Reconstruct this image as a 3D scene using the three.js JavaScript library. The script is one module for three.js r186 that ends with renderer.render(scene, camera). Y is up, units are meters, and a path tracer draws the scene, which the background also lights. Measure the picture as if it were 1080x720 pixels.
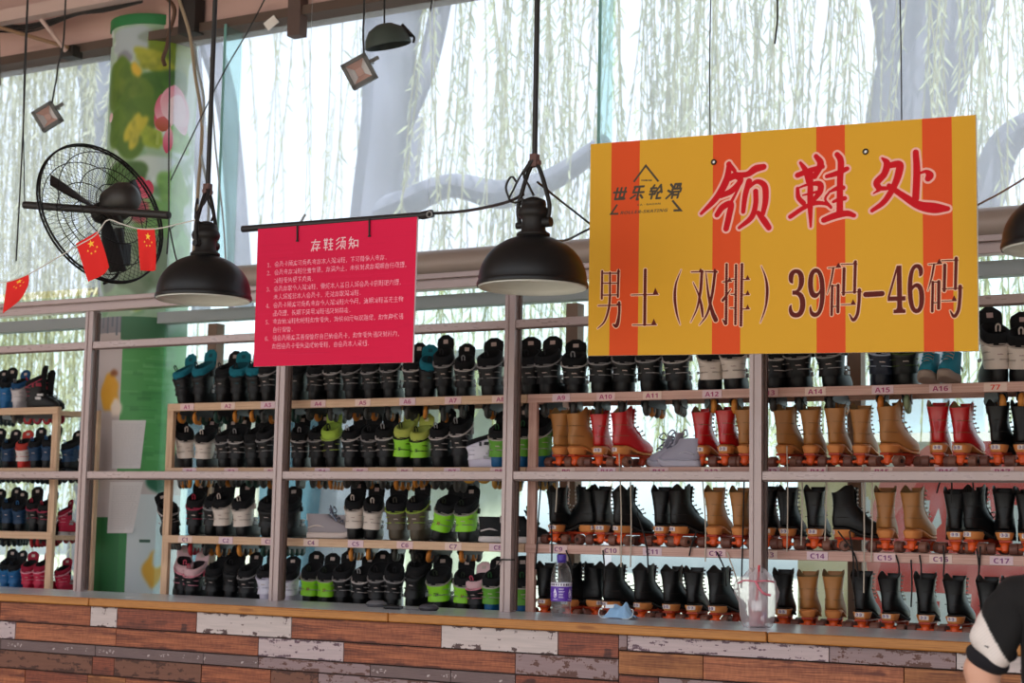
import * as THREE from 'three';
import { mergeGeometries, mergeVertices } from 'three/addons/utils/BufferGeometryUtils.js';
import { RoundedBoxGeometry } from 'three/addons/geometries/RoundedBoxGeometry.js';
import { MarchingCubes } from 'three/addons/objects/MarchingCubes.js';

// ---------------------------------------------------------------- camera, sky, sun, exposure
const scene = new THREE.Scene();
const FOCAL = 1750, EYE = new THREE.Vector3(0, 1.4454, 7.6014);
const camera = new THREE.PerspectiveCamera(2 * Math.atan(360 / FOCAL) * 180 / Math.PI, 1.5, 0.1, 200);
camera.position.copy(EYE);
camera.rotation.set(0.11055426, 0.51894221, 0.01856957, 'YXZ');
camera.focus = 7.4;
camera.userData.fStop = 3.2;
const renderer = new THREE.WebGLRenderer({ antialias: true });
renderer.toneMapping = THREE.LinearToneMapping;
renderer.toneMappingExposure = 1.5;
renderer.shadowMap.enabled = true;

{ // bright, thinly overcast sky: brighter overhead, a soft band of haze at the horizon
  const W = 256, H = 128, d = new Float32Array(W * H * 4);
  for (let y = 0; y < H; y++) {
    const el = Math.sin(((y + 0.5) / H - 0.5) * Math.PI);
    for (let x = 0; x < W; x++) {
      const k = 1.28 * (el > 0 ? 0.82 + 0.3 * Math.sqrt(el) : 0.82 * Math.max(0.35, 1 + el * 3));
      const i = (y * W + x) * 4;
      d[i] = k * 0.96; d[i + 1] = k * 1.0; d[i + 2] = k * 1.07; d[i + 3] = 1;
    }
  }
  const t = new THREE.DataTexture(d, W, H, THREE.RGBAFormat, THREE.FloatType);
  t.mapping = THREE.EquirectangularReflectionMapping; t.magFilter = t.minFilter = THREE.LinearFilter; t.needsUpdate = true;
  scene.background = t; scene.environment = t;
}
const sun = new THREE.DirectionalLight(0xfff4e2, 5.5);
sun.position.set(5, 14, 8); sun.target.position.set(-3, 0, 0);
sun.castShadow = true;
Object.assign(sun.shadow.camera, { left: -25, right: 25, top: 25, bottom: -25, near: 1, far: 60 });
sun.shadow.mapSize.set(4096, 4096);
sun.shadow.radius = 3;
scene.add(sun, sun.target);

// ---------------------------------------------------------------- helpers
let seed = 20240611;
const rnd = () => { seed = (seed + 0x6d2b79f5) | 0; let t = Math.imul(seed ^ (seed >>> 15), 1 | seed); t = (t + Math.imul(t ^ (t >>> 7), 61 | t)) ^ t; return ((t ^ (t >>> 14)) >>> 0) / 4294967296; };
const rr = (a, b) => a + (b - a) * rnd();
const V = (x, y, z) => new THREE.Vector3(x, y, z);
const { clamp, lerp, smoothstep } = THREE.MathUtils;
const PI = Math.PI;
camera.updateMatrixWorld(true);
// a photo pixel (1080 x 720) turned into a point of the place: on the plane z, or on the plane y
function ray(px, py) { return V((px - 540) / FOCAL, -(py - 360) / FOCAL, -1).applyQuaternion(camera.quaternion); }
function at(px, py, z) { const r = ray(px, py); return EYE.clone().addScaledVector(r, (z - EYE.z) / r.z); }
function atY(px, py, y) { const r = ray(px, py); return EYE.clone().addScaledVector(r, (y - EYE.y) / r.y); }

const taken = {};
const numbered = (n) => { const k = taken[n] = (taken[n] ?? -1) + 1; return k ? n + '_' + String(k).padStart(3, '0') : n; };
function shade(o) { o.traverse((c) => { if (c.isMesh) { c.castShadow = true; c.receiveShadow = true; } }); return o; }
function tag(o, label, category, group) { o.userData.label = label; if (category) o.userData.category = category; if (group) o.userData.group = group; return o; }
function thing(name, label, category, p = [0, 0, 0], ry = 0, group) {
  const o = new THREE.Group(); o.name = numbered(name); scene.add(o);
  o.position.set(p.x ?? p[0], p.y ?? p[1], p.z ?? p[2]); o.rotation.y = ry;
  return tag(o, label, category, group);
}
function clean(g) { // positions, normals and uv only, never indexed, so that any two can be merged
  let k = g.index ? g.toNonIndexed() : g;
  if (!k.attributes.normal) k.computeVertexNormals();
  if (!k.attributes.uv) k.setAttribute('uv', new THREE.BufferAttribute(new Float32Array(k.attributes.position.count * 2), 2));
  for (const n of Object.keys(k.attributes)) if (!['position', 'normal', 'uv', 'color'].includes(n)) k.deleteAttribute(n);
  return k;
}
const join = (a) => a.length === 1 ? clean(a[0]) : mergeGeometries(a.map(clean));
function part(name, geo, m, parent) {
  const o = new THREE.Mesh(Array.isArray(geo) ? join(geo) : geo, m);
  o.name = numbered(name); o.castShadow = o.receiveShadow = true;
  (parent ?? scene).add(o); return o;
}
function single(name, geo, m, label, category, group) { return tag(part(name, geo, m), label, category, group); }
function struct(name, geo, m, label) { const o = part(name, geo, m); o.userData.kind = 'structure'; if (label) o.userData.label = label; return o; }
const std = (color, roughness = 0.7, metalness = 0, more = {}) => new THREE.MeshStandardMaterial({ color, roughness, metalness, ...more });
const phy = (color, roughness, more) => new THREE.MeshPhysicalMaterial({ color, roughness, ...more });

function box(w, h, d, x = 0, y = 0, z = 0, rx = 0, ry = 0, rz = 0) { const g = new THREE.BoxGeometry(w, h, d); if (rx || ry || rz) g.applyMatrix4(new THREE.Matrix4().makeRotationFromEuler(new THREE.Euler(rx, ry, rz))); return g.translate(x, y, z); }
function rbox(w, h, d, r, x = 0, y = 0, z = 0) { return new RoundedBoxGeometry(w, h, d, 2, r).translate(x, y, z); }
function span(a, b, r, n = 8, r2 = r) { // a round bar between two points
  const d = b.clone().sub(a), g = new THREE.CylinderGeometry(r2, r, d.length(), n);
  g.applyQuaternion(new THREE.Quaternion().setFromUnitVectors(V(0, 1, 0), d.normalize()));
  return g.translate((a.x + b.x) / 2, (a.y + b.y) / 2, (a.z + b.z) / 2);
}
function wire(pts, r = 0.004, n = 24, s = 5) { return new THREE.TubeGeometry(new THREE.CatmullRomCurve3(pts), n, r, s); }
function lathe(pts, n = 32) { return new THREE.LatheGeometry(pts.map(([x, y]) => new THREE.Vector2(x, y)), n); }
function limb(pts, radii, n = 48, s = 10) { // a tube whose radius changes along its way
  const c = new THREE.CatmullRomCurve3(pts), g = new THREE.TubeGeometry(c, n, 1, s), p = g.attributes.position;
  for (let i = 0; i <= n; i++) {
    const t = i / n, k = t * (radii.length - 1), j = Math.min(radii.length - 2, Math.floor(k)), r = lerp(radii[j], radii[j + 1], k - j), o = c.getPointAt(t);
    for (let q = 0; q <= s; q++) { const e = i * (s + 1) + q; p.setXYZ(e, o.x + (p.getX(e) - o.x) * r, o.y + (p.getY(e) - o.y) * r, o.z + (p.getZ(e) - o.z) * r); }
  }
  g.computeVertexNormals(); return g;
}
function loft(rings, capA = true, capB = true) { // closed rings of equal count joined into a skin
  const n = rings[0].length, p = [], idx = [];
  for (const r of rings) for (const v of r) p.push(v.x, v.y, v.z);
  for (let i = 0; i + 1 < rings.length; i++) for (let j = 0; j < n; j++) {
    const a = i * n + j, b = i * n + (j + 1) % n, c = a + n, d = b + n;
    idx.push(a, b, c, b, d, c);
  }
  const cap = (r, base, flip) => {
    const m = r.reduce((s, v) => s.add(v), V(0, 0, 0)).divideScalar(n), k = p.length / 3; p.push(m.x, m.y, m.z);
    for (let j = 0; j < n; j++) flip ? idx.push(k, base + (j + 1) % n, base + j) : idx.push(k, base + j, base + (j + 1) % n);
  };
  if (capA) cap(rings[0], 0, true);
  if (capB) cap(rings[rings.length - 1], (rings.length - 1) * n, false);
  const g = new THREE.BufferGeometry();
  g.setAttribute('position', new THREE.Float32BufferAttribute(p, 3)); g.setIndex(idx); g.computeVertexNormals();
  return g;
}
// value noise
const hash2 = (x, y, s) => { let h = Math.imul(x, 374761393) ^ Math.imul(y, 668265263) ^ Math.imul(s, 2147483647 ^ 0x5bd1e995); h = Math.imul(h ^ (h >>> 13), 1274126177); return ((h ^ (h >>> 16)) >>> 0) / 4294967296; };
function noise(x, y, s = 0) {
  const i = Math.floor(x), j = Math.floor(y), u = x - i, v = y - j, a = u * u * (3 - 2 * u), b = v * v * (3 - 2 * v);
  return lerp(lerp(hash2(i, j, s), hash2(i + 1, j, s), a), lerp(hash2(i, j + 1, s), hash2(i + 1, j + 1, s), a), b);
}
const fbm = (x, y, s = 0, o = 4) => { let t = 0, a = 0.5; for (let k = 0; k < o; k++, a /= 2, x *= 2.03, y *= 2.03) t += a * noise(x, y, s + k * 17); return t; };
function canvas(w, h, draw, srgb = true) {
  const c = document.createElement('canvas'); c.width = w; c.height = h; draw(c.getContext('2d'), w, h);
  const t = new THREE.CanvasTexture(c); if (srgb) t.colorSpace = THREE.SRGBColorSpace; t.wrapS = t.wrapT = THREE.RepeatWrapping; t.magFilter = THREE.LinearFilter; return t;
}
function pixelMap(w, h, f, srgb = true) { // f(u, v) -> [r, g, b] 0..1 (sRGB when srgb)
  const d = new Uint8Array(w * h * 4);
  for (let y = 0; y < h; y++) for (let x = 0; x < w; x++) { const c = f(x / w, y / h), i = (y * w + x) * 4; for (let k = 0; k < 3; k++) d[i + k] = clamp(c[k], 0, 1) * 255; d[i + 3] = 255; }
  const t = new THREE.DataTexture(d, w, h); if (srgb) t.colorSpace = THREE.SRGBColorSpace; t.wrapS = t.wrapT = THREE.RepeatWrapping; t.magFilter = t.minFilter = THREE.LinearFilter; t.needsUpdate = true; return t;
}
const mixc = (a, b, t) => a.map((x, i) => lerp(x, b[i], t));
// ---------------------------------------------------------------- the setting: floor, roof, window wall
const concrete = std(0xb9b3aa, 0.85, 0, { map: pixelMap(256, 256, (u, v) => { const k = 0.72 + 0.2 * fbm(u * 9, v * 9, 3); return [k, k * 0.98, k * 0.95]; }) });
const pinkPlaster = std(0xffffff, 0.85, 0, { map: pixelMap(512, 128, (u, v) => { const k = 0.9 + 0.16 * (fbm(u * 14, v * 5, 8) - 0.5) - 0.12 * smoothstep(fbm(u * 40, v * 9, 5), 0.55, 0.8); return [0.86 * k, 0.71 * k, 0.67 * k]; }) });
const rustBrown = std(0x5b4a41, 0.8);
const alu = std(0xad9a96, 0.42, 0.25, { roughnessMap: pixelMap(128, 128, (u, v) => { const k = 0.5 + 0.5 * fbm(u * 30, v * 4, 2); return [k, k, k]; }, false) });
const aluDark = std(0x5f4c46, 0.5, 0.3);
const ductMat = std(0xa8978b, 0.5, 0.25);
const slate = std(0x9da3a3, 0.7);
const X0 = -17, X1 = 5;
struct('floor', box(X1 - X0, 0.3, 9.9, (X0 + X1) / 2, -0.15, 3.45), concrete);
const yard = std(0xd9d6cf, 0.95, 0, { map: pixelMap(256, 256, (u, v) => { const k = 0.86 + 0.2 * (fbm(u * 12, v * 12, 31) - 0.5); return [k, k * 0.99, k * 0.96]; }) });
struct('ground', [box(80, 0.3, 40, -8, -0.17, 28.4), box(80, 0.3, 40, -8, -0.17, -21.5)], yard);
struct('ceiling', box(X1 - X0, 0.22, 10.0, (X0 + X1) / 2, 5.75, 3.4), std(0xa58f88, 0.85));
struct('wall_left', box(0.3, 5.9, 9.9, X0 - 0.15, 2.8, 3.45), pinkPlaster);
struct('wall_right', box(0.3, 5.9, 9.9, X1 + 0.15, 2.8, 3.45), pinkPlaster);
const GZ = -0.85;
struct('wall_back', [box(X1 - X0, 1.14, 0.2, (X0 + X1) / 2, 5.3, GZ - 0.02)], pinkPlaster);
struct('trim_1', box(X1 - X0, 0.06, 0.26, (X0 + X1) / 2, 4.71, GZ + 0.02), rustBrown);
struct('wall_sill', box(X1 - X0, 0.88, 0.2, (X0 + X1) / 2, 0.44, GZ), std(0xcfc9c0, 0.85));
// window panes: dusty glass, upper row above the duct and lower row behind the racks
const glassU = phy(0xeef4fb, 0.44, { transmission: 1, thickness: 0, ior: 1.45 });
const glassL = phy(0xeaf5f5, 0.13, { transmission: 1, thickness: 0, ior: 1.45 });
const finGlass = phy(0xe2f2ef, 0.2, { transmission: 1, thickness: 0, ior: 1.45 });
const joints = [X0, -12.4, -9.7, at(255, 60, GZ).x, at(647, 60, GZ).x, -1.45, 1.3, X1];
const jointMat = std(0x6fa39c, 0.4);
for (let i = 0; i + 1 < joints.length; i++) {
  const w = joints[i + 1] - joints[i], x = (joints[i] + joints[i + 1]) / 2;
  const p = struct('window_' + (i + 1), box(w - 0.012, 1.66, 0.006, x, 3.86, GZ), glassU); // upper pane
  part('lower_pane', box(w - 0.05, 2.1, 0.006, x, 1.93, GZ), glassL, p);
  if (i) {
    const fin = part('glass_fin', box(0.016, 1.66, 0.17, joints[i], 3.86, GZ + 0.09), finGlass, p);
    part('fin_edge', box(0.018, 1.66, 0.006, joints[i], 3.86, GZ + 0.178), jointMat, fin);
  }
}
// window frame of the lower row: transom under the duct, mullions, sill bar
struct('trim_2', [box(X1 - X0, 0.075, 0.1, (X0 + X1) / 2, 2.785, GZ)], slate);
const mullionBrown = std(0x7d6656, 0.6, 0.1);
struct('trim_3', [222, 605, 905].map((px) => box(0.075, 1.95, 0.08, at(px, 560, GZ).x, 1.75, GZ + 0.02)).concat(box(X1 - X0, 0.06, 0.1, (X0 + X1) / 2, 0.9, GZ)), mullionBrown);
// beige duct along the glass
const ductFrom = at(205, 290, -0.68).x;
single('air_duct', [span(V(ductFrom, 2.98, -0.66), V(X1 - 0.05, 2.98, -0.66), 0.088, 24), box(0.03, 0.2, 0.2, ductFrom + 0.3, 2.98, -0.66), box(X1 - ductFrom, 0.05, 0.06, (X1 + ductFrom) / 2, 2.86, -0.68)], ductMat, 'long beige round duct running along the glass wall behind the yellow sign', 'duct');

// roof steel seen at the top left: pale tube, struts, bundles of wire
const paleSteel = std(0xc9aea6, 0.6, 0.1);
const bz = -0.45;
{
  const t = thing('roof_truss', 'pale pink steel roof tube with thin struts above the wall fan', 'truss', [0, 0, 0]);
  const a = at(-60, 34, bz), b = at(200, -22, bz); a.y = b.y = (a.y + b.y) / 2;
  part('tube', box(b.x - a.x, 0.085, 0.085, (a.x + b.x) / 2, a.y, bz), paleSteel, t);
  part('strut', span(at(0, 29, bz), at(72, 50, -0.6), 0.014), std(0x8a6b50, 0.7), t);
  part('strut', span(at(43, 20, bz), at(70, 54, -0.6), 0.016), paleSteel, t);
  part('strut', span(at(-4, 22, bz), at(-2, 90, -0.6), 0.022), std(0x4a3d36, 0.8), t);
  part('bracket', box(0.12, 0.08, 0.1, at(73, 55, -0.66).x, at(73, 55, -0.66).y, -0.68), std(0x2f2a26, 0.7), t);
  part('bracket', box(0.14, 0.24, 0.1, at(202, 18, -0.7).x, at(202, 18, -0.7).y, -0.7), std(0x2b2523, 0.7), t);
  part('bracket', box(0.1, 0.35, 0.08, at(312, 12, -0.7).x, at(312, 10, -0.7).y, -0.72), std(0x5d4a44, 0.7), t);
}
const blackWire = std(0x1c1a19, 0.55), brownWire = std(0x5a3d2c, 0.6);
single('cable_bundle', [0, 1, 2, 3].map((k) => wire([at(-10, 24 + k * 3, -0.5), at(20 + k * 4, 27 + k * 2, -0.55), at(65 + k * 6, 18 - k, -0.5), at(110, 6 + k * 2, -0.5), at(150, -4 + k * 2, -0.5)], 0.008)), blackWire, 'loose bundle of dark cables sagging beside the pale roof tube at top left', 'cable');
single('fallen_cable', wire([at(170, -8, -0.6), at(184, 10, -0.6), at(178, 36, -0.62), at(176, 50, -0.62), at(172, 62, -0.62), at(174, 69, -0.62)], 0.014, 30, 6), brownWire, 'brown stripped cable hanging down in front of the lotus column top', 'cable');
single('slack_cord', wire([at(187, -6, -0.4), at(200, 36, -0.5), at(206, 80, -0.6), at(213, 130, -0.6), at(209, 200, -0.6), at(204, 268, -0.6)], 0.012, 40, 6), std(0x9c8a72, 0.7), 'tan cord hanging slack along the right edge of the lotus column', 'cord');
single('slack_cord', wire([at(205, 46, -0.6), at(209, 75, -0.6), at(215, 105, -0.6), at(212, 160, -0.6), at(220, 205, -0.6), at(216, 280, -0.6)], 0.009, 40, 6), slate, 'grey looping cord hanging between lotus column and first glass fin', 'cord');
single('slack_cord', wire([at(222, 60, -0.6), at(226, 140, -0.6), at(236, 240, -0.6), at(238, 275, -0.6)], 0.006, 30), slate, 'thin straight grey cord just beside the first glass fin', 'cord');
single('guy_wire', wire([at(285, -12, 0.2), at(262, 32, 0), at(233, 82, -0.3), at(180, 190, -0.4)], 0.0045, 20), blackWire, 'thin diagonal wire from the ceiling edge down towards the lotus column', 'wire');
{
  const c = at(286, 24, -0.7);
  single('paper_tag', box(0.09, 0.055, 0.012, c.x, c.y, c.z, 0.3, 0.3, 0.5), std(0xeae4de, 0.8), 'small white tag stuck to the pinkish header above the glass', 'tag');
}
// round column wrapped in a lotus print
{
  const cx = at(159, 160, -0.95).x, r = 0.298;
  const print = canvas(1024, 2048, (g, W, H) => {
    const X = (px, py) => W * (0.5 + Math.asin(clamp((px - (160 - 0.031 * (py - 100))) / 41, -1, 1)) / (2 * PI)), Y = (py) => H * (py - 16) * 0.00139, S = W * 0.0042, SY = H * 0.00139;
    g.fillStyle = '#a3c0a0'; g.fillRect(0, 0, W, H);
    const blob = (px, py, rx, ry, c, n, rot = 0, wob = 0.2) => {
      g.save(); g.filter = 'blur(4px)'; g.translate(X(px, py), Y(py)); g.rotate(rot); g.fillStyle = c; g.beginPath();
      for (let i = 0; i <= 40; i++) { const a = i / 40 * 2 * PI, k = 1 + wob * (noise(Math.cos(a) * 1.7 + 7, Math.sin(a) * 1.7 + n, n) - 0.5) * 2; g.lineTo(Math.cos(a) * rx * S * k, Math.sin(a) * ry * SY * k); }
      g.fill(); g.restore();
    };
    const leaf = (px, py, rx, ry, c, c2, n, rot = 0) => { rx *= 1.2; ry *= 1.15; blob(px, py, rx, ry, c, n, rot, 0.4); for (let i = 0; i < 26; i++) { g.globalAlpha = 0.16; const a = rr(0, 6.28), d = Math.sqrt(rnd()); blob(px + Math.cos(a) * d * rx * 0.7, py + Math.sin(a) * d * ry * 0.7, rx * rr(0.12, 0.45), ry * rr(0.1, 0.35), i % 3 ? c2 : '#2f4a22', n + i, rr(-1, 1), 0.5); } g.globalAlpha = 1; };
    for (let i = 0; i < 150; i++) blob(rr(110, 205), rr(16, 320), rr(6, 16), rr(5, 14), ['#c3d2d2', '#9dbb9a', '#d5e2dc', '#86ad86', '#b2c9b8'][i % 5], i);
    blob(140, 40, 24, 16, '#aebabf', 3); blob(168, 38, 18, 10, '#8f9c92', 4); blob(133, 58, 9, 7, '#8a8c96', 41);
    leaf(181, 56, 22, 24, '#7a9029', '#93a336', 5, 0.2); leaf(158, 61, 15, 11, '#a8ab35', '#c8bf4a', 6, 0.2);
    leaf(172, 88, 24, 17, '#466f2b', '#55802f', 7, -0.2); leaf(135, 88, 19, 24, '#5f7f2c', '#788f38', 8, 0.3); blob(144, 71, 6, 6, '#d9b53a', 9, 0.8);
    leaf(139, 132, 22, 24, '#587a2c', '#6f8e34', 10, -0.2); leaf(158, 140, 10, 9, '#97ad38', '#b9bd45', 101, 0.3); leaf(143, 134, 6, 17, '#c3b93c', '#d6cc55', 11, 0.6);
    leaf(186, 140, 12, 12, '#8fc26d', '#a9d488', 13, 0.2); blob(196, 92, 8, 40, '#d2e2d6', 14); blob(165, 171, 22, 12, '#c6d3cd', 15);
    leaf(136, 180, 18, 14, '#4c6f39', '#65854a', 16); leaf(182, 196, 16, 22, '#86b765', '#a4cd80', 17); leaf(170, 230, 22, 22, '#78a862', '#8fbb75', 18); leaf(187, 262, 14, 26, '#8cc47b', '#a5d493', 19);
    leaf(150, 270, 22, 26, '#7c8f74', '#93a188', 20); leaf(120, 250, 14, 40, '#8e9d93', '#a2aea5', 21); blob(146, 311, 7, 5, '#9cb83a', 22);
    const petal = (px, py, l, w, rot, c, c2 = '#f6dfe0') => { g.save(); g.translate(X(px, py), Y(py)); g.rotate(rot); const gr = g.createLinearGradient(0, -l * SY, 0, 0); gr.addColorStop(0, c); gr.addColorStop(1, c2); g.fillStyle = gr; g.beginPath(); g.moveTo(0, 0); g.bezierCurveTo(-w * S, -l * SY * 0.3, -w * S * 0.8, -l * SY * 0.85, 0, -l * SY); g.bezierCurveTo(w * S * 0.8, -l * SY * 0.85, w * S, -l * SY * 0.3, 0, 0); g.fill(); g.restore(); };
    g.strokeStyle = '#a7b858'; g.lineWidth = 12; g.beginPath(); g.moveTo(X(166, 125), Y(125)); g.lineTo(X(164, 148), Y(148)); g.stroke();
    for (const [rot, l, w, c] of [[-1.1, 28, 17, '#d23a60'], [1.0, 26, 18, '#e8a0b0'], [-0.6, 34, 17, '#d8607a'], [0.6, 34, 19, '#edb9c2'], [0, 40, 19, '#e592a2'], [-0.3, 33, 13, '#e79aa9'], [0.3, 32, 14, '#f4d6d9']]) petal(179, 124, l, w, rot, c);
    petal(170, 118, -16, 10, 0.1, '#a8522e', '#d46a6e'); petal(176, 128, -28, 7, 0.15, '#d2405f', '#f0bcc4');
    for (const [x, rot, l] of [[151, -0.2, 24], [154, 0.15, 20], [148, -0.5, 16]]) petal(x, 204, l, 8, rot, '#c92a4c', '#d86a7c'); blob(149, 216, 8, 12, '#a8505c', 23);
    petal(122, 122, 10, 6, -0.4, '#e3b3b6');
    g.fillStyle = '#8d8a90'; g.fillRect(0, Y(322), W, Y(520) - Y(322)); g.fillStyle = '#c4b7b5'; g.fillRect(0, Y(338), W, Y(520) - Y(338));
    for (let i = 0; i < 8; i++) { g.fillStyle = '#6d7480'; g.fillRect(X(104 + i * 4, 340), Y(322), 9, Y(330 + 12 * rnd()) - Y(322)); }
    g.fillStyle = '#4e9b52'; g.fillRect(X(133, 400), Y(322), W, Y(478) - Y(322)); g.fillStyle = '#3f7350'; g.fillRect(X(133, 330), Y(322), W, Y(345) - Y(322));
    for (let i = 0; i < 46; i++) { g.globalAlpha = 0.14; g.fillStyle = i % 2 ? '#9fd09a' : '#1e5a2b'; g.fillRect(X(rr(133, 170), 400), Y(rr(345, 470)), rr(0.03, 0.12) * W, rr(3, 14)); } g.globalAlpha = 1;
    blob(123, 398, 10, 20, '#e3a52e', 30); blob(129, 412, 5, 9, '#f0dcc8', 31); blob(127, 378, 4, 3, '#8a4a1e', 32); blob(107, 500, 6, 22, '#b9524c', 33); blob(112, 486, 4, 16, '#5f8a45', 34); blob(170, 486, 14, 10, '#1f5f42', 35);
    g.fillStyle = '#2c7c40'; g.fillRect(0, Y(520), X(139, 570), H); g.fillStyle = '#cdd3d5'; g.fillRect(X(139, 570), Y(497), W, H);
    g.globalAlpha = 0.35; g.fillStyle = '#1c5a30'; g.fillRect(X(116, 570), Y(520), X(132, 570) - X(116, 570), H); g.globalAlpha = 1;
    blob(163, 570, 9, 16, '#e0a63a', 36); blob(168, 560, 6, 9, '#c9d2d4', 37); blob(143, 617, 4, 8, '#2a5c45', 38); g.fillStyle = '#3c5a4c'; g.fillRect(X(151, 541), Y(541), 40, 8);
  });
  print.flipY = true;
  const t = thing('lotus_column', 'round column wrapped in a green lotus flower print with a pink bloom', 'column', [cx, 0, -0.95]);
  const g = new THREE.CylinderGeometry(r, r, 4.85, 64, 1, false); // u = 0.5 is at -z: turn it to the camera
  g.rotateY(PI + 0.74); g.translate(0, 2.425, 0);
  part('printed_wrap', g, std(0xffffff, 0.55, 0, { map: print }), t);
  part('rim', new THREE.CylinderGeometry(r + 0.012, r + 0.012, 0.07, 48).translate(0, 4.83, 0), std(0x2d7f46, 0.5), t);
  part('core_post', lathe([[0.0001, 4.86], [0.15, 4.86], [0.1, 4.95], [0.09, 5.64], [0.0001, 5.64]], 24), std(0x6e4d38, 0.75), t);
  const onColumn = (px, py, rad) => { const d = ray(px, py), ox = EYE.x - cx, oz = EYE.z + 0.95, A = d.x * d.x + d.z * d.z, B = ox * d.x + oz * d.z, C = ox * ox + oz * oz - rad * rad; return EYE.clone().addScaledVector(d, (-B - Math.sqrt(Math.max(0, B * B - A * C))) / A); };
  // two paper notices taped to the column
  const paper = canvas(256, 512, (c, W, H) => { c.fillStyle = '#ded7d6'; c.fillRect(0, 0, W, H); c.fillStyle = '#b9b0b0'; for (let i = 0; i < 26; i++) { let x = 24; while (x < 220) { const w = rr(8, 26); c.globalAlpha = 0.55; c.fillRect(x, 40 + i * 17, w, 5); x += w + rr(3, 8); } } });
  for (const [a, b, c, d, lab] of [[[118, 443], [154, 443], [148, 494], [118, 494], 'upper white paper notice of small print taped to the lotus column'], [[116, 508], [151, 508], [140, 562], [113, 562], 'lower white paper notice with curled corner taped to the lotus column']]) {
    const q = [a, b, c, d], R = 14, pos = [], uv = [], idx = [];
    for (let j = 0; j <= R; j++) for (let i = 0; i <= R; i++) {
      const u = i / R, v = j / R, px = lerp(lerp(q[0][0], q[1][0], u), lerp(q[3][0], q[2][0], u), v), py = lerp(lerp(q[0][1], q[1][1], u), lerp(q[3][1], q[2][1], u), v), p = onColumn(px, py, r + 0.003 + (v > 0.88 && u > 0.7 ? 0.02 * (v - 0.88) / 0.12 : 0));
      for (const dz of [0]) pos.push(p.x, p.y, p.z + dz); uv.push(u, 1 - v);
    }
    for (let j = 0; j < R; j++) for (let i = 0; i < R; i++) { const k = j * (R + 1) + i; idx.push(k, k + R + 1, k + 1, k + 1, k + R + 1, k + R + 2); }
    const pg = new THREE.BufferGeometry(); pg.setAttribute('position', new THREE.Float32BufferAttribute(pos, 3)); pg.setAttribute('uv', new THREE.Float32BufferAttribute(uv, 2)); pg.setIndex(idx); pg.computeVertexNormals();
    single('paper_notice', pg, std(0xffffff, 0.85, 0, { map: paper, side: THREE.DoubleSide }), lab, 'notice');
  }
}
// ---------------------------------------------------------------- outside the glass: willows, a garden shed, a painted board
const bark = std(0x8b92a6, 0.9, 0, { map: pixelMap(128, 256, (u, v) => { const k = 0.62 + 0.4 * fbm(u * 10, v * 5, 12); return [k, k * 0.98, k * 0.97]; }) });
const leafMats = [phy(0xb3bd98, 0.75, { transmission: 0.4, thickness: 0, side: THREE.DoubleSide }), phy(0xc3c7ab, 0.75, { transmission: 0.4, thickness: 0, side: THREE.DoubleSide })];
const leafGeo = (() => { // a narrow bent willow leaf
  const g = new THREE.BufferGeometry(), p = [[0, 0, 0], [0.008, -0.03, 0.004], [0.007, -0.065, 0.003], [0, -0.11, -0.004], [-0.007, -0.065, 0.003], [-0.008, -0.03, 0.004]];
  g.setAttribute('position', new THREE.Float32BufferAttribute(p.flat(), 3)); g.setIndex([0, 5, 1, 5, 4, 1, 1, 4, 2, 4, 3, 2]); g.computeVertexNormals(); return g;
})();
// strands: [x, z, top, bottom]; each is a hanging twig with leaves down its length
function willow(label, trunkSpecs, curtains, mat) {
  const t = thing('willow_tree', label, 'tree', [0, 0, 0]);
  trunkSpecs.forEach((s, i) => part(i ? 'branch' : 'trunk', limb(s.pts, s.r, 60, 12), bark, t));
  const M = [], twigs = [], m = new THREE.Matrix4(), q = new THREE.Quaternion(), e = new THREE.Euler();
  for (const [cx, cz, w, n, top, bottom, dense] of curtains) for (let i = 0; i < n; i++) {
    const x = cx + rr(-w, w), z = cz + rr(-0.6, 0.6), y1 = bottom + rr(-0.6, 1.3), y0 = top + rr(-0.3, 0.5), ph = rr(0, 9), sway = rr(-0.12, 0.12);
    const P = (y) => { const k = (y0 - y); return V(x + sway * k + 0.05 * Math.sin(k * 1.3 + ph), y, z + 0.05 * Math.cos(k + ph)); };
    twigs.push(new THREE.TubeGeometry(new THREE.CatmullRomCurve3([P(y0), P(lerp(y0, y1, 0.4)), P(lerp(y0, y1, 0.75)), P(y1)]), 10, 0.006, 3));
    for (let y = y0; y > y1; y -= rr(0.05, 0.11) / dense) {
      e.set(rr(-0.5, 0.5), rr(0, 6.28), rr(-0.75, 0.75)); q.setFromEuler(e);
      const k = rr(0.8, 1.5); M.push(m.compose(P(y), q, V(k, k, k)).clone());
    }
  }
  part('hanging_twigs', twigs, std(0x8a8a5c, 0.8), t).userData.kind = 'stuff';
  const im = new THREE.InstancedMesh(leafGeo, mat, M.length); M.forEach((a, i) => im.setMatrixAt(i, a));
  im.name = numbered('foliage'); im.userData.kind = 'stuff'; im.castShadow = im.receiveShadow = true; t.add(im);
  return t;
}
const T = (px, py, z) => at(px, py, z);
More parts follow.
